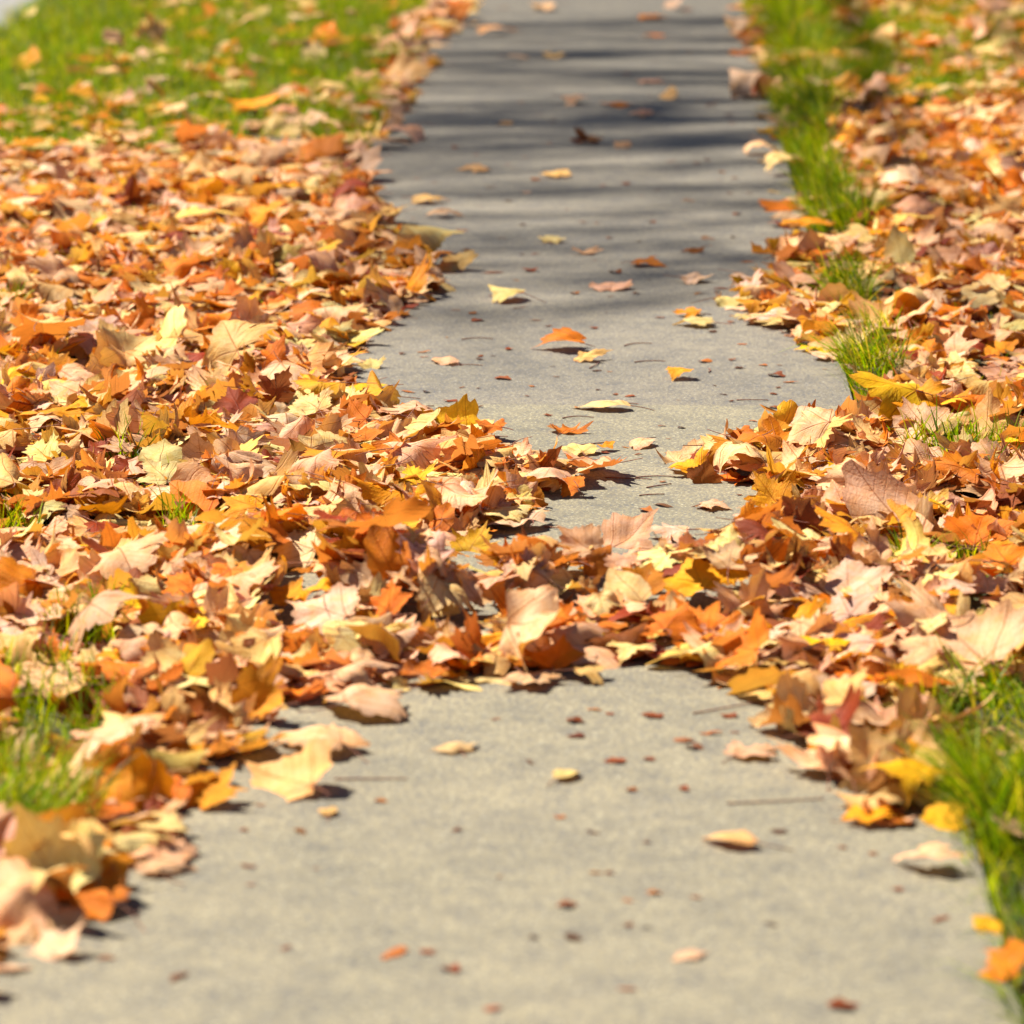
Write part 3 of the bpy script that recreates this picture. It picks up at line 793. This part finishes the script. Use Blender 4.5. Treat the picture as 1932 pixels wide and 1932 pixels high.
def clear_heroes():
    """litter that fell on top of a leaf one can pick out is taken away again"""
    RES = 480; f = RES / 1932.0
    hz, hid = np.full(RES * RES, -1.0), np.full(RES * RES, -1)
    cen = []
    for k, L in enumerate(LEAVES):
        W, P, rg, T, S = leaf_geometry(L, False)
        px, py, dp = project(W + L['loc'])
        c = np.stack([px[T].mean(1), py[T].mean(1)], 1); d = dp[T].mean(1)
        e = [px[T[:, i]] for i in range(3)], [py[T[:, i]] for i in range(3)]
        a = .5 * np.abs((e[0][1] - e[0][0]) * (e[1][2] - e[1][0]) - (e[0][2] - e[0][0]) * (e[1][1] - e[1][0]))
        ok = (c[:, 0] > 0) & (c[:, 0] < 1932) & (c[:, 1] > 0) & (c[:, 1] < 1932)
        ix = (c[ok] * f).astype(int); cell = ix[:, 1] * RES + ix[:, 0]
        if L['hero']:
            m = (hz[cell] < 0) | (d[ok] < hz[cell]); hz[cell[m]] = d[ok][m]; hid[cell[m]] = k
        cen.append((cell, d[ok], a[ok]))
    total = {k: cen[k][2].sum() for k, L in enumerate(LEAVES) if L['hero']}
    drop_ = set()
    for k, L in enumerate(LEAVES):
        if L['hero']: continue
        cell, d, a = cen[k]
        m = (hid[cell] >= 0) & (d < hz[cell] - .002)
        if not m.any(): continue
        by = np.bincount(hid[cell[m]], weights=a[m])
        for h in np.nonzero(by)[0]:
            if by[h] > .05 * total[h] + 10: drop_.add(k); break
    print('cleared', len(drop_))
    LEAVES[:] = [L for k, L in enumerate(LEAVES) if k not in drop_]


clear_heroes()
AREA = visible_areas()
PIX = np.array([project(L['loc'][None])[:2] for L in LEAVES])[:, :, 0]
heroes = [i for i, L in enumerate(LEAVES) if L['hero']]
want = 300 - len(heroes)
rest = [i for i in np.argsort(-AREA) if not LEAVES[i]['hero'] and 0 < PIX[i, 0] < 1932 and 0 < PIX[i, 1] < 1932][:want]
PICK = heroes + rest
print('leaves', len(LEAVES), 'heroes', len(heroes), 'picked', len(PICK), 'smallest picked area', AREA[rest[-1]] if rest else 0)

# ---------------------------------------------------------------- labels that single each thing out
MARKS = [('the upright orange oval leaf', 365, 945), ('the standing rust-brown leaf', 525, 738), ('the dark red-brown far leaf', 250, 368), ('the tall pinkish leaf on the crest', 1184, 1012),
         ('the big cupped orange leaf', 1400, 1215), ('the golden leaf at the heap corner', 893, 1014), ('the yellow maple leaf', 780, 897), ('the big pale drift leaf', 612, 1160),
         ('the very large tan leaf', 1825, 1215), ('the tall path side tuft', 1625, 650), ('the left grass patch', 110, 1335), ('the lower left grass clump', 30, 1560), ('the lower right grass', 1830, 1450),
         ('the far grass strip', 1500, 120), ('the orange leaf near the road', 45, 118), ('the leaf propped against the strip', 1478, 258), ('the tall pale lawn edge leaf', 515, 245),
         ('the orange double-lobed leaf', 170, 1706), ('the glowing amber leaf', 1318, 1082), ('the curved amber leaf', 1452, 932), ('the broad pinkish leaf', 1735, 790),
         ('the pale star-shaped leaf', 1600, 1075), ('the tall orange leaf with dark tip', 265, 600), ('the smooth cream leaf', 75, 848), ('the long rim leaf', 690, 1330),
         ('the orange star-shaped leaf', 1052, 1240), ('the bright cream right leaf', 1860, 545), ('the pointed cream far leaf', 1660, 372), ('the orange hollow leaf', 420, 560),
         ('the yellow rounded leaf', 365, 1255), ('the saw-toothed orange leaf', 345, 1100), ('the plain orange drift leaf', 735, 1142), ('the crinkled orange leaf', 205, 1530), ('the flat amber leaf', 120, 775)]
PATHMARKS = [('the far orange leaf', 1232, 34), ('the long orange leaf', 1172, 197), ('the dark crumpled leaf', 1104, 264), ('the scalloped orange leaf', 1219, 497), ('the wide cream leaf', 957, 559),
             ('the orange-brown path leaf', 1062, 652), ('the lone amber leaf', 1281, 709), ('the long cream leaf', 1153, 768), ('the speckled gap between heaps', 1280, 930), ('the pinkish near leaf', 859, 1409),
             ('the small cream near leaf', 1065, 1465), ('the lone yellowish leaf', 620, 1532), ('the long orange-tan leaf', 1390, 1590), ('the pale bottom leaf', 1300, 1802), ('the star-shaped cream leaf', 1315, 610),
             ('the blunt lower left leaf', 295, 1640), ('the two-humped tan leaf', 897, 318)]


def where(px, py, marks):
    best = min(marks, key=lambda m: math.hypot(px - m[1], 1.6 * (py - m[2])))
    dx, dy = px - best[1], 1.6 * (py - best[2])
    if abs(dx) > 1.2 * abs(dy): w = 'left of' if dx < 0 else 'right of'
    elif abs(dy) > 1.2 * abs(dx): w = 'beyond' if dy < 0 else 'in front of'
    else: w = ('up and ' if dy < 0 else 'down and ') + ('left of' if dx < 0 else 'right of')
    return w + ' ' + best[0]


ORD = ['second', 'third', 'fourth', 'fifth', 'sixth', 'seventh', 'eighth', 'ninth', 'tenth', 'eleventh', 'twelfth'] + ['next'] * 20
NUM = ['two', 'three', 'four', 'five', 'six', 'seven', 'eight', 'nine', 'ten', 'eleven', 'twelve'] + ['many'] * 20


def settle_labels(items):
    """items: [key label, px, py] -> unique labels, ties told apart by their order from the left or by depth"""
    by = {}
    for i, (lab, px, py) in enumerate(items): by.setdefault(lab, []).append(i)
    out = [None] * len(items)
    for lab, ids in by.items():
        if len(ids) == 1: out[ids[0]] = lab; continue
        xs = [items[i][1] for i in ids]; ysp = [items[i][2] for i in ids]
        n = len(ids)
        if max(xs) - min(xs) >= 1.5 * (max(ysp) - min(ysp)):
            ids.sort(key=lambda i: items[i][1])
            nm = ['leftmost of ' + NUM[n - 2]] + [ORD[k - 1] + ' from left of ' + NUM[n - 2] for k in range(1, n - 1)] + ['rightmost of ' + NUM[n - 2]]
        else:
            ids.sort(key=lambda i: -items[i][2])
            nm = ['nearest of ' + NUM[n - 2]] + [ORD[k - 1] + ' nearest of ' + NUM[n - 2] for k in range(1, n - 1)] + ['farthest of ' + NUM[n - 2]]
        for i, e in zip(ids, nm): out[i] = lab + ', ' + e
    return out


LOOKS = {'flat': 'flat', 'arched': 'arched', 'curled': 'curled', 'rolled': 'tightly rolled', 'crumpled': 'crumpled'}
items = []
for i in rest:
    L = LEAVES[i]; p = L['p']
    form = 'upturned' if L['tilt'] > .75 else LOOKS[p['curl']]
    sz = 'large ' if p['size'] > .125 else ('small ' if p['size'] < .075 else '')
    nm = p['look'] + (' oval leaf' if p['kind'] == 'oval' else ' leaf')
    items.append((f"{sz}{form} {nm} {where(PIX[i, 0], PIX[i, 1], MARKS)}", PIX[i, 0], PIX[i, 1]))
REST_LABELS = settle_labels(items)


# ---------------------------------------------------------------- build the leaves
def leaf_attrs(p, P, rg):
    n = len(P)
    lp = np.stack([P[:, 0], P[:, 1], rg], 1)
    ct = np.tile(np.r_[p['ctop'], p['seed']], (n, 1)); cb = np.tile(np.r_[p['cbot'], 1.0], (n, 1))
    return {'lp': ('FLOAT_VECTOR', lp), 'ctop': ('FLOAT_COLOR', ct), 'cbot': ('FLOAT_COLOR', cb)}


def leaf_thing(L, label, group):
    p = L['p']
    W, P, rg, T, S = leaf_geometry(L, True)
    nm = 'oval_leaf' if p['kind'] == 'oval' else 'maple_leaf'
    e = bpy.data.objects.new(nm, None); COL.objects.link(e)
    e.empty_display_size = .02
    e.location = Vector(L['loc'])
    tag(e, label, 'leaf', group)
    mesh_obj('blade', W, T, M_LEAF, e, leaf_attrs(p, P, rg))
    if p['stem']:
        V, T2 = tube(S, np.linspace(.0011, .0008, 6), 5)
        mesh_obj('leaf_stem', V, T2, M_STEM, e)
    return e


for i in rest: LEAVES[i]['p']['stem'] = True
for i in heroes:
    L = LEAVES[i]
    g = 'leaves lying loose on the bare path' if i - heroes[0] < 46 else 'leaves heaped beside and across the path'
    leaf_thing(L, L['hero'], g)
for i, lab in zip(rest, REST_LABELS):
    leaf_thing(LEAVES[i], lab, 'leaves heaped beside and across the path')

picked = set(PICK)
VV, TT, LP, CT, CB, SV, ST = [], [], [], [], [], [], []
nv = ns = 0
for i, L in enumerate(LEAVES):
    if i in picked: continue
    p = L['p']
    W, P, rg, T, S = leaf_geometry(L, False)
    VV.append(W + L['loc']); TT.append(T + nv); nv += len(W)
    a = leaf_attrs(p, P, rg); LP.append(a['lp'][1]); CT.append(a['ctop'][1]); CB.append(a['cbot'][1])
    if p['stem']:
        v, t = tube(S + L['loc'], np.linspace(.0011, .0008, 6), 3); SV.append(v); ST.append(t + ns); ns += len(v)
lit = mesh_obj('leaf_litter', np.vstack(VV), np.vstack(TT), M_LEAF, None, {'lp': ('FLOAT_VECTOR', np.vstack(LP)), 'ctop': ('FLOAT_COLOR', np.vstack(CT)), 'cbot': ('FLOAT_COLOR', np.vstack(CB))})
tag(lit, 'mass of fallen tan and orange leaves filling both heaps', 'leaf litter', kind='stuff')
ls = mesh_obj('litter_stems', np.vstack(SV), np.vstack(ST), M_STEM, lit)
tag(ls, kind='stuff')


# ---------------------------------------------------------------- grass
GREENS = np.array([(.17, .31, .003), (.26, .40, .003), (.36, .46, .004), (.09, .20, .003), (.46, .47, .006)])
DRY = np.array([(.50, .40, .10), (.42, .30, .10)])


def blades(X, Y, Z, h, lean, ldir, w, rng, dry=.06):
    n = len(X)
    t = np.array([0, .4, .75, 1.0]); wt = np.array([1, .85, .55, 0.0])
    fx, fy = np.cos(ldir), np.sin(ldir)
    yaw = rng.uniform(0, 3.14, n); sx, sy = np.cos(yaw), np.sin(yaw)
    V = np.zeros((n, 7, 3)); k = 0
    for a, b in zip(t, wt):
        out = lean * h * a ** 1.7
        up = h * a * np.sqrt(np.clip(1 - (lean * a * .8) ** 2, .05, 1))
        cx, cy, cz = X + fx * out, Y + fy * out, Z + up
        if b > 0:
            V[:, k] = np.stack([cx - sx * w * b, cy - sy * w * b, cz], 1); V[:, k + 1] = np.stack([cx + sx * w * b, cy + sy * w * b, cz], 1); k += 2
        else: V[:, k] = np.stack([cx, cy, cz], 1)
    T = np.array([(0, 1, 3), (0, 3, 2), (2, 3, 5), (2, 5, 4), (4, 5, 6)])
    TT = (np.arange(n)[:, None, None] * 7 + T[None]).reshape(-1, 3)
    c = GREENS[rng.integers(0, len(GREENS), n)] * rng.uniform(.36, .96, (n, 1))
    dm = rng.random(n) < dry; c[dm] = DRY[rng.integers(0, 2, dm.sum())]
    C = np.repeat(np.concatenate([c, np.ones((n, 1))], 1)[:, None], 7, 1)
    return V.reshape(-1, 3), TT, C.reshape(-1, 4)


def grass_field():
    rng = np.random.default_rng(3)
    x0, x1, y0, y1 = KX, 2.9, 3.9, 27.0
    N = 620000
    X = rng.uniform(x0, x1, N); Y = rng.uniform(y0, y1, N)
    px, py, _ = project(np.stack([X, Y, np.zeros(N)], 1))
    d = np.zeros(N); h = np.full(N, .045); ln = np.full(N, .45)
    off = (X < PATH_L - .005) | (X > PATH_R + .005)
    d[off] = .035
    def zone(m, dens, hh, lean):
        m = m & off; d[m] = np.maximum(d[m], dens); h[m] = hh; ln[m] = lean
    zone(inside(LAWN_L, px, py) | (py < -250), 1.0, .060, .45)
    zone(inside(TOP_R, px, py), 1.0, .08, .5)
    zone(in_holes(px, py, 1.1), 1.2, .075, .5)
    zone(inside(STRIP_R, px, py), 1.5, .125, .6)
    zone(inside(GRASS_BR, px, py), 1.3, .10, .6)
    over = inside(GRASS_BR, px, py) & (X > PATH_R - .07); d[over] = 1.1; h[over] = .09; ln[over] = .8
    zone((X > PATH_R) & (X < PATH_R + .09) & (py < 300), 1.2, .085, .7)
    cl = np.sin(X * 23 + 2 * np.sin(Y * 5)) * np.sin(Y * 11 + 1.7 * np.sin(X * 9)) * .5 + .5
    h = h * (.65 + .6 * cl); d = d * (.55 + .6 * cl)
    view = (px > -450) & (px < 2400) & (py > -700) & (py < 2100)
    keep = view & (rng.random(N) < d)
    X, Y, h, ln = X[keep], Y[keep], h[keep], ln[keep]
    n = len(X)
    h = h * rng.uniform(.55, 1.35, n)
    ld = rng.uniform(0, 6.28, n)
    edge = (X > PATH_R) & (X < PATH_R + .16) & (rng.random(n) < .6); ld[edge] = rng.normal(math.pi, .7, edge.sum())
    return blades(X, Y, np.full(n, -.002), h, np.clip(ln * rng.uniform(.3, 1.8, n), 0, 1.1), ld, rng.uniform(.0011, .0023, n), rng)


V, T, C = grass_field()
print('grass blades', len(V) // 7)
tag(mesh_obj('grass', V, T, M_GRASS, None, {'gcol': ('FLOAT_COLOR', C)}), 'short green lawn grass showing between the fallen leaves', 'grass', kind='stuff')

TUFTS = [(1605, 575, .055, 190, .15, .8, 'tall arching grass tuft rooted at the path edge beyond a second tuft'),
         (1640, 715, .075, 320, .14, .85, 'tall straw-green grass tuft leaning over the path from the right heap'),
         (1570, 415, .09, 260, .11, .6, 'bright green grass tuft where the far grass strip ends'),
         (1520, 205, .10, 260, .11, .6, 'dense grass tuft behind the propped orange leaf'),
         (40, 1590, .10, 480, .14, .6, 'dark green grass tuft at the lower left beside orange leaves'),
         (1690, 1100, .05, 120, .09, .6, 'short grass tuft poking through a gap in the front right heap'),
         (1850, 1560, .10, 420, .15, .75, 'long soft grass tuft overhanging the near path at the lower right'),
         (365, 1018, .03, 28, .075, .8, 'few green blades in front of the upright orange oval leaf')]
rt = np.random.default_rng(8)
for px, py, r, nb, hh, lean, lab in TUFTS:
    g = ground(px, py)
    a, rr = rt.uniform(0, 6.28, nb), r * np.sqrt(rt.random(nb))
    X, Y = g[0] + rr * np.cos(a), g[1] + rr * np.sin(a) * 1.3
    side = 1 if px > 900 else -1
    if side > 0: X = np.maximum(X, PATH_R + .006 + rt.random(nb) * .02)
    ld = np.where(rt.random(nb) < .55, rt.normal(math.pi if side > 0 else 0, .8, nb), rt.uniform(0, 6.28, nb))
    V, T, C = blades(X - g[0], Y - g[1], np.full(nb, -.002), hh * rt.uniform(.5, 1.2, nb), np.clip(lean * rt.uniform(.4, 1.4, nb), 0, 1.15), ld, rt.uniform(.0011, .0021, nb), rt, .22 if 'straw' in lab else .08)
    o = mesh_obj('grass_tuft', V, T, M_GRASS, None, {'gcol': ('FLOAT_COLOR', C)})
    o.location = (g[0], g[1], 0)
    tag(o, lab, 'grass tuft', 'grass tufts along the path')

# ---------------------------------------------------------------- crumbs and loose stems on the path
CRUMBS = [(935, 1358, 26), (1120, 1340, 34), (1150, 1348, 20), (1085, 1362, 40), (1085, 1390, 42), (1235, 1352, 50), (1000, 1440, 30), (1160, 1438, 50), (1225, 1434, 28), (1290, 1398, 42), (1310, 1412, 40), (1340, 1385, 50),
          (1385, 1383, 24), (1420, 1372, 18), (1375, 1352, 40), (1190, 1492, 28), (1290, 1490, 32), (718, 1512, 30), (565, 1570, 46), (490, 1520, 26), (460, 1568, 20), (1056, 1543, 24), (862, 1567, 26), (1118, 1572, 40), (1220, 1590, 18),
          (470, 1636, 42), (472, 1670, 24), (595, 1640, 18), (942, 1655, 18), (1125, 1648, 34), (1150, 1648, 24), (1068, 1710, 48), (1185, 1700, 30), (1235, 1686, 34), (1185, 1747, 24), (1218, 1752, 24), (1008, 1770, 24), (1080, 1770, 46),
          (1315, 1695, 34), (1455, 1745, 34), (1590, 1600, 24), (1648, 1612, 22), (1695, 1680, 24), (1775, 1735, 52), (745, 1800, 90), (805, 1798, 36), (850, 1830, 50), (1185, 1868, 42), (1590, 1900, 66), (335, 1845, 66), (200, 1810, 46),
          (540, 1790, 30), (930, 1905, 40), (1470, 1570, 40), (960, 660, 20), (905, 673, 18), (950, 715, 40), (930, 672, 14), (1042, 692, 14), (1125, 700, 22), (1150, 702, 14), (1400, 650, 28), (1440, 690, 20), (1330, 683, 32), (1395, 695, 24),
          (1380, 680, 18), (1465, 710, 40), (1490, 722, 34), (1348, 728, 14), (1365, 745, 22), (1460, 770, 24), (1380, 758, 14), (1420, 795, 22), (995, 748, 16), (850, 757, 34), (880, 768, 44), (905, 768, 22), (890, 786, 14), (770, 740, 34), (800, 665, 30),
          (1140, 855, 26), (1205, 858, 20), (1285, 808, 18), (1400, 828, 18), (1330, 960, 26), (1250, 955, 50), (1220, 965, 40), (1180, 845, 18), (900, 605, 36), (985, 580, 18), (1010, 605, 26), (1035, 616, 20), (1120, 620, 22), (860, 586, 22),
          (975, 530, 18), (1000, 512, 34), (930, 515, 44), (1160, 515, 30), (1250, 500, 26), (1150, 560, 20), (1085, 555, 22), (1200, 555, 18), (870, 435, 30), (905, 372, 16), (960, 380, 18), (985, 425, 16), (1300, 380, 30), (1240, 360, 26),
          (1180, 348, 22), (1390, 405, 22), (1335, 452, 30), (1290, 475, 18), (1415, 365, 20), (1100, 420, 22), (1150, 450, 20), (1360, 545, 34), (1320, 555, 26), (860, 280, 22), (820, 345, 20), (1340, 200, 20), (1375, 218, 24), (1352, 195, 18),
          (1010, 340, 26), (1140, 352, 24), (1265, 305, 20), (1290, 20, 40), (950, 15, 26), (1300, 100, 18), (1245, 600, 26), (1090, 770, 14), (1010, 480, 22), (880, 475, 26), (1410, 495, 30), (1230, 420, 20), (925, 355, 26)]
rc = np.random.default_rng(21)
while len(CRUMBS) < 240:                                   # the many small ones further up
    y = rc.uniform(60, 960)
    x0_, x1_ = VPX + (385 - VPX) / 1787 * (y - VPY), VPX + (1670 - VPX) / 1787 * (y - VPY)
    x = rc.uniform(x0_ + 30, x1_ - 30)
    if inside(BED_L, np.array([x]), np.array([y - 25]))[0] or inside(BED_L, np.array([x]), np.array([y]))[0] or inside(BED_R, np.array([x]), np.array([y]))[0] or inside(DRIFT, np.array([x]), np.array([y]))[0]: continue
    CRUMBS.append((float(x), float(y), float(rc.uniform(9, 26) * (y - VPY) / 1600)))
CR = [('rust-brown', (.30, .10, .035)), ('dark brown', (.15, .07, .04)), ('orange-brown', (.46, .19, .05)), ('dull brown', (.33, .15, .08))]
citems, cdata = [], []
for px, py, w in CRUMBS:
    s = 1.0 * w / ((py - VPY) / CAMH)
    nm, c = CR[int(rc.choice(4, p=[.4, .15, .25, .2]))]
    form = 'narrow' if rc.random() < .5 else 'ragged'
    sz = 'tiny' if s < .022 else ('long' if s > .045 and form == 'narrow' else 'small')
    citems.append((f"{sz} {'narrow ' if form == 'narrow' else ''}{nm} crumb {where(px, py, PATHMARKS)}", px, py)); cdata.append((px, py, s, form, c))
for (px, py, s, form, c), lab in zip(cdata, settle_labels(citems)):
    g = ground(px, py, PATH_Z)
    m = 14; th = np.arange(m) / m * 6.283
    r = rc.uniform(.55, 1.0, m); asp = .38 if form == 'narrow' else .75
    out = np.stack([r * np.cos(th), asp * r * np.sin(th)], 1) * s * .55
    P = np.vstack([out, out * .5, [[0, 0]]])
    k = rc.uniform(.4, 1.1) * rc.choice([-1, 1])
    z = .4 * k * P[:, 1] ** 2 / (s * .4) + .10 * s * rc.uniform(.1, .5) * np.sin(P[:, 0] / s * 6 + rc.uniform(0, 6))
    T = [(i, (i + 1) % m, m + (i + 1) % m) for i in range(m)] + [(i, m + (i + 1) % m, m + i) for i in range(m)] + [(m + i, m + (i + 1) % m, 2 * m) for i in range(m)]
    V = np.column_stack([P, z - z.min() + .0008])
    a = rc.normal(0, .5)
    V = V @ rot('z', a).T
    o = mesh_obj('leaf_crumb', V, T, M_CRUMB, None, {'gcol': ('FLOAT_COLOR', np.tile([*shade(c, rc, .2), 1], (len(V), 1)))})
    o.location = Vector((g[0], g[1], PATH_Z))
    tag(o, lab, 'leaf crumb', 'leaf crumbs scattered on the path')

STEMS = [(1235, 900, 75, .1, 'dark'), (1245, 918, 60, .5, ''), (1185, 905, 90, -.1, ''), (1125, 690, 70, 1.0, ''), (700, 1472, 140, .05, 'pale'), (1390, 1336, 190, .5, 'pale'), (1090, 788, 60, .1, ''), (740, 752, 110, -.15, ''),
         (790, 768, 60, .1, 'dark'), (1465, 1515, 190, .15, 'pale'), (900, 640, 60, .1, ''), (1200, 650, 60, .4, ''), (1225, 682, 60, .15, ''), (1420, 757, 60, 0, 'dark'), (1180, 762, 50, 0, ''), (1120, 838, 70, .4, 'dark'),
         (880, 690, 60, .1, ''), (1060, 1000, 80, -.4, ''), (1230, 935, 50, .2, 'dark'), (1340, 700, 40, 1.2, '')]
sitems = [(f"thin {('dark' if c == 'dark' else 'pale' if c == 'pale' else 'reddish')} {'long ' if w > 100 else ''}leaf stem {where(px, py, PATHMARKS)}", px, py) for px, py, w, a, c in STEMS]
for (px, py, w, a, c), lab in zip(STEMS, settle_labels(sitems)):
    s = w / ((py - VPY) / CAMH); g = ground(px, py, PATH_Z)
    t = np.linspace(-.5, .5, 9)
    P = np.stack([t * s, rc.normal(0, .3) * s * t ** 2 + rc.normal(0, .08) * s * t ** 3, .0014 + .010 * s / .08 * (.25 - t ** 2) * rc.random()], 1) @ rot('z', a * 1.3).T
    V, T = tube(P, np.linspace(.0014, .0009, 9), 6)
    o = mesh_obj('loose_leaf_stem', V, T, M_STEM); o.location = Vector((g[0], g[1], PATH_Z))
    tag(o, lab, 'leaf stem', 'loose leaf stems on the path')


# ---------------------------------------------------------------- the bare street tree across the road, whose limbs shade the far path
def shade_tree():
    rng = np.random.default_rng(4)
    hz = SUN[:2] / SUN[2]
    def over(gx_, gy_, h): return np.array([gx_ + hz[0] * h, gy_ + hz[1] * h, h])
    # shadow bands as they lie on the path: photo y at the left and right rim, radius of the branch
    bands = [(262, 236, .13), (300, 272, .08), (125, 108, .10), (155, 148, .06), (95, 80, .06), (215, 203, .05), (345, 318, .05), (395, 362, .045), (440, 398, .05),
             (475, 430, .03), (505, 455, .028), (545, 503, .02), (610, 565, .022), (60, 42, .05), (285, 262, .06), (180, 170, .05), (575, 540, .015), (235, 222, .06)]
    e = bpy.data.objects.new('bare_tree', None); COL.objects.link(e)
    base = np.array([KX - 8.4, 31.0, 0.0])
    e.location = Vector(base)
    tag(e, 'bare street tree across the road whose limbs shade the path', 'tree')
    tr = np.array([(0, 0, -.05), (.05, .02, 2), (-.04, .05, 4), (.05, .0, 6.4), (.15, -.1, 8.8), (.2, -.1, 12.5), (.3, 0, 17)])
    V, T = tube(tr, [.36, .29, .26, .23, .19, .12, .04], 12); mesh_obj('trunk', V, T, M_BARK, e)
    main = []
    for gx_, yend, z0, h1, r0 in ((.86, 9.0, 7.6, 14.6, .08), (1.5, 11.5, 8.6, 15.2, .05), (2.3, 14.0, 9.2, 15.6, .05)):
        A, B = over(gx_, 19.0, h1), over(gx_, yend, h1 + .5)
        t = np.linspace(0, 1, 14)[:, None]
        p0 = base + np.array([.1, -.05, z0])
        P = np.vstack([p0 + (A - p0) * np.linspace(0, .85, 6)[:, None], A + (B - A) * t])
        P[3:] += np.cumsum(rng.normal(0, .02, (len(P) - 3, 3)), 0)
        V, T = tube(P - base, np.linspace(r0, .02, len(P)), 9); mesh_obj('limb', V, T, M_BARK, e)
        main.append(P)
    P0 = main[0]
    for yl, yr, r in bands:
        a, b = ground(700, yl), ground(1500, yr)
        tgt = over(.86, b[1], 14.8)
        q = P0[int(np.argmin(np.linalg.norm(P0 - tgt, axis=1)))]
        A, B = over(b[0], b[1], 15.0 + rng.uniform(-.3, .3)), over(a[0], a[1], 15.2 + rng.uniform(-1.0, 1.5))
        t = np.linspace(0, 1, 10)[:, None]
        P = np.vstack([q[None], A + (B - A) * t])
        P[1:] += np.cumsum(rng.normal(0, .022, (len(P) - 1, 3)), 0)
        V, T = tube(P - base, np.linspace(r, r * .35, len(P)) * .62, 7)
        r = r
        lb = mesh_obj('branch', V, T, M_BARK, e)
        VV, TT, nv = [], [], 0
        for kk in range(8 if yl < 330 else 3):
            k0 = int(rng.integers(0, 4)); oy = rng.uniform(-.9, .9); m = len(P) - k0
            tt = np.linspace(0, 1, m)[:, None]
            pts = P[k0:] + np.array([0, 1, .25]) * oy * tt + np.cumsum(rng.normal(0, .025, (m, 3)), 0)
            v, t2 = tube(pts - base, np.linspace(rng.uniform(.010, .022), .006, m), 5); VV.append(v); TT.append(t2 + nv); nv += len(v)
        for _ in range(7):
            k = int(rng.integers(1, len(P) - 1)); q = P[k]; d = (P[k + 1] - P[k - 1]); d /= np.linalg.norm(d)
            dd = d + rng.normal(0, .45, 3); dd /= np.linalg.norm(dd); Lg = rng.uniform(.4, .9)
            pts = q + dd * np.linspace(0, Lg, 5)[:, None] + np.array([0, 0, 1]) * .12 * np.linspace(0, 1, 5)[:, None] ** 2
            v, t2 = tube(pts - base, np.linspace(.018, .006, 5), 5); VV.append(v); TT.append(t2 + nv); nv += len(v)
        mesh_obj('twig', np.vstack(VV), np.vstack(TT), M_BARK, lb)

shade_tree()

# ---------------------------------------------------------------- light, sky, camera
w = bpy.data.worlds.new('World'); SC.world = w; w.use_nodes = True
nt = w.node_tree; nt.nodes.clear()
sky = nt.nodes.new('ShaderNodeTexSky'); sky.sky_type = 'NISHITA'; sky.sun_disc = False
sky.altitude = 1500.0; sky.air_density = 0.55; sky.dust_density = 0.3
sky.sun_elevation = SUN_EL; sky.sun_rotation = math.atan2(SUN[0], SUN[1]) % (2 * math.pi)
bg = nt.nodes.new('ShaderNodeBackground'); bg.inputs['Strength'].default_value = 0.05
wo = nt.nodes.new('ShaderNodeOutputWorld')
nt.links.new(sky.outputs[0], bg.inputs[0]); nt.links.new(bg.outputs[0], wo.inputs[0])
sd = bpy.data.lights.new('sun', 'SUN'); sd.energy = 5.0; sd.angle = math.radians(.5); sd.color = (1.0, .92, .77)
so = bpy.data.objects.new('sun', sd); COL.objects.link(so)
so.rotation_euler = Vector(SUN).to_track_quat('Z', 'Y').to_euler()

cd = bpy.data.cameras.new('camera'); co = bpy.data.objects.new('camera', cd); COL.objects.link(co)
co.location = Vector(CAM)
co.rotation_euler = (math.pi / 2 - PITCH, 0, YAW)
cd.sensor_fit = 'HORIZONTAL'; cd.sensor_width = 24.0; cd.lens = 24.0 * FPX / 1932.0
cd.clip_start, cd.clip_end = .1, 1000
cd.dof.use_dof = True; cd.dof.aperture_fstop = 2.9; cd.dof.aperture_blades = 0
cd.dof.focus_distance = float((ground(966, 880, .02) - CAM) @ F_)
SC.camera = co
SC.render.engine = 'CYCLES'
SC.cycles.use_denoising = True
SC.cycles.max_bounces = 5; SC.cycles.diffuse_bounces = 2; SC.cycles.transparent_max_bounces = 4
SC.view_settings.view_transform = 'Standard'; SC.view_settings.look = 'None'
SC.view_settings.exposure = 1.36; SC.view_settings.gamma = 1.0
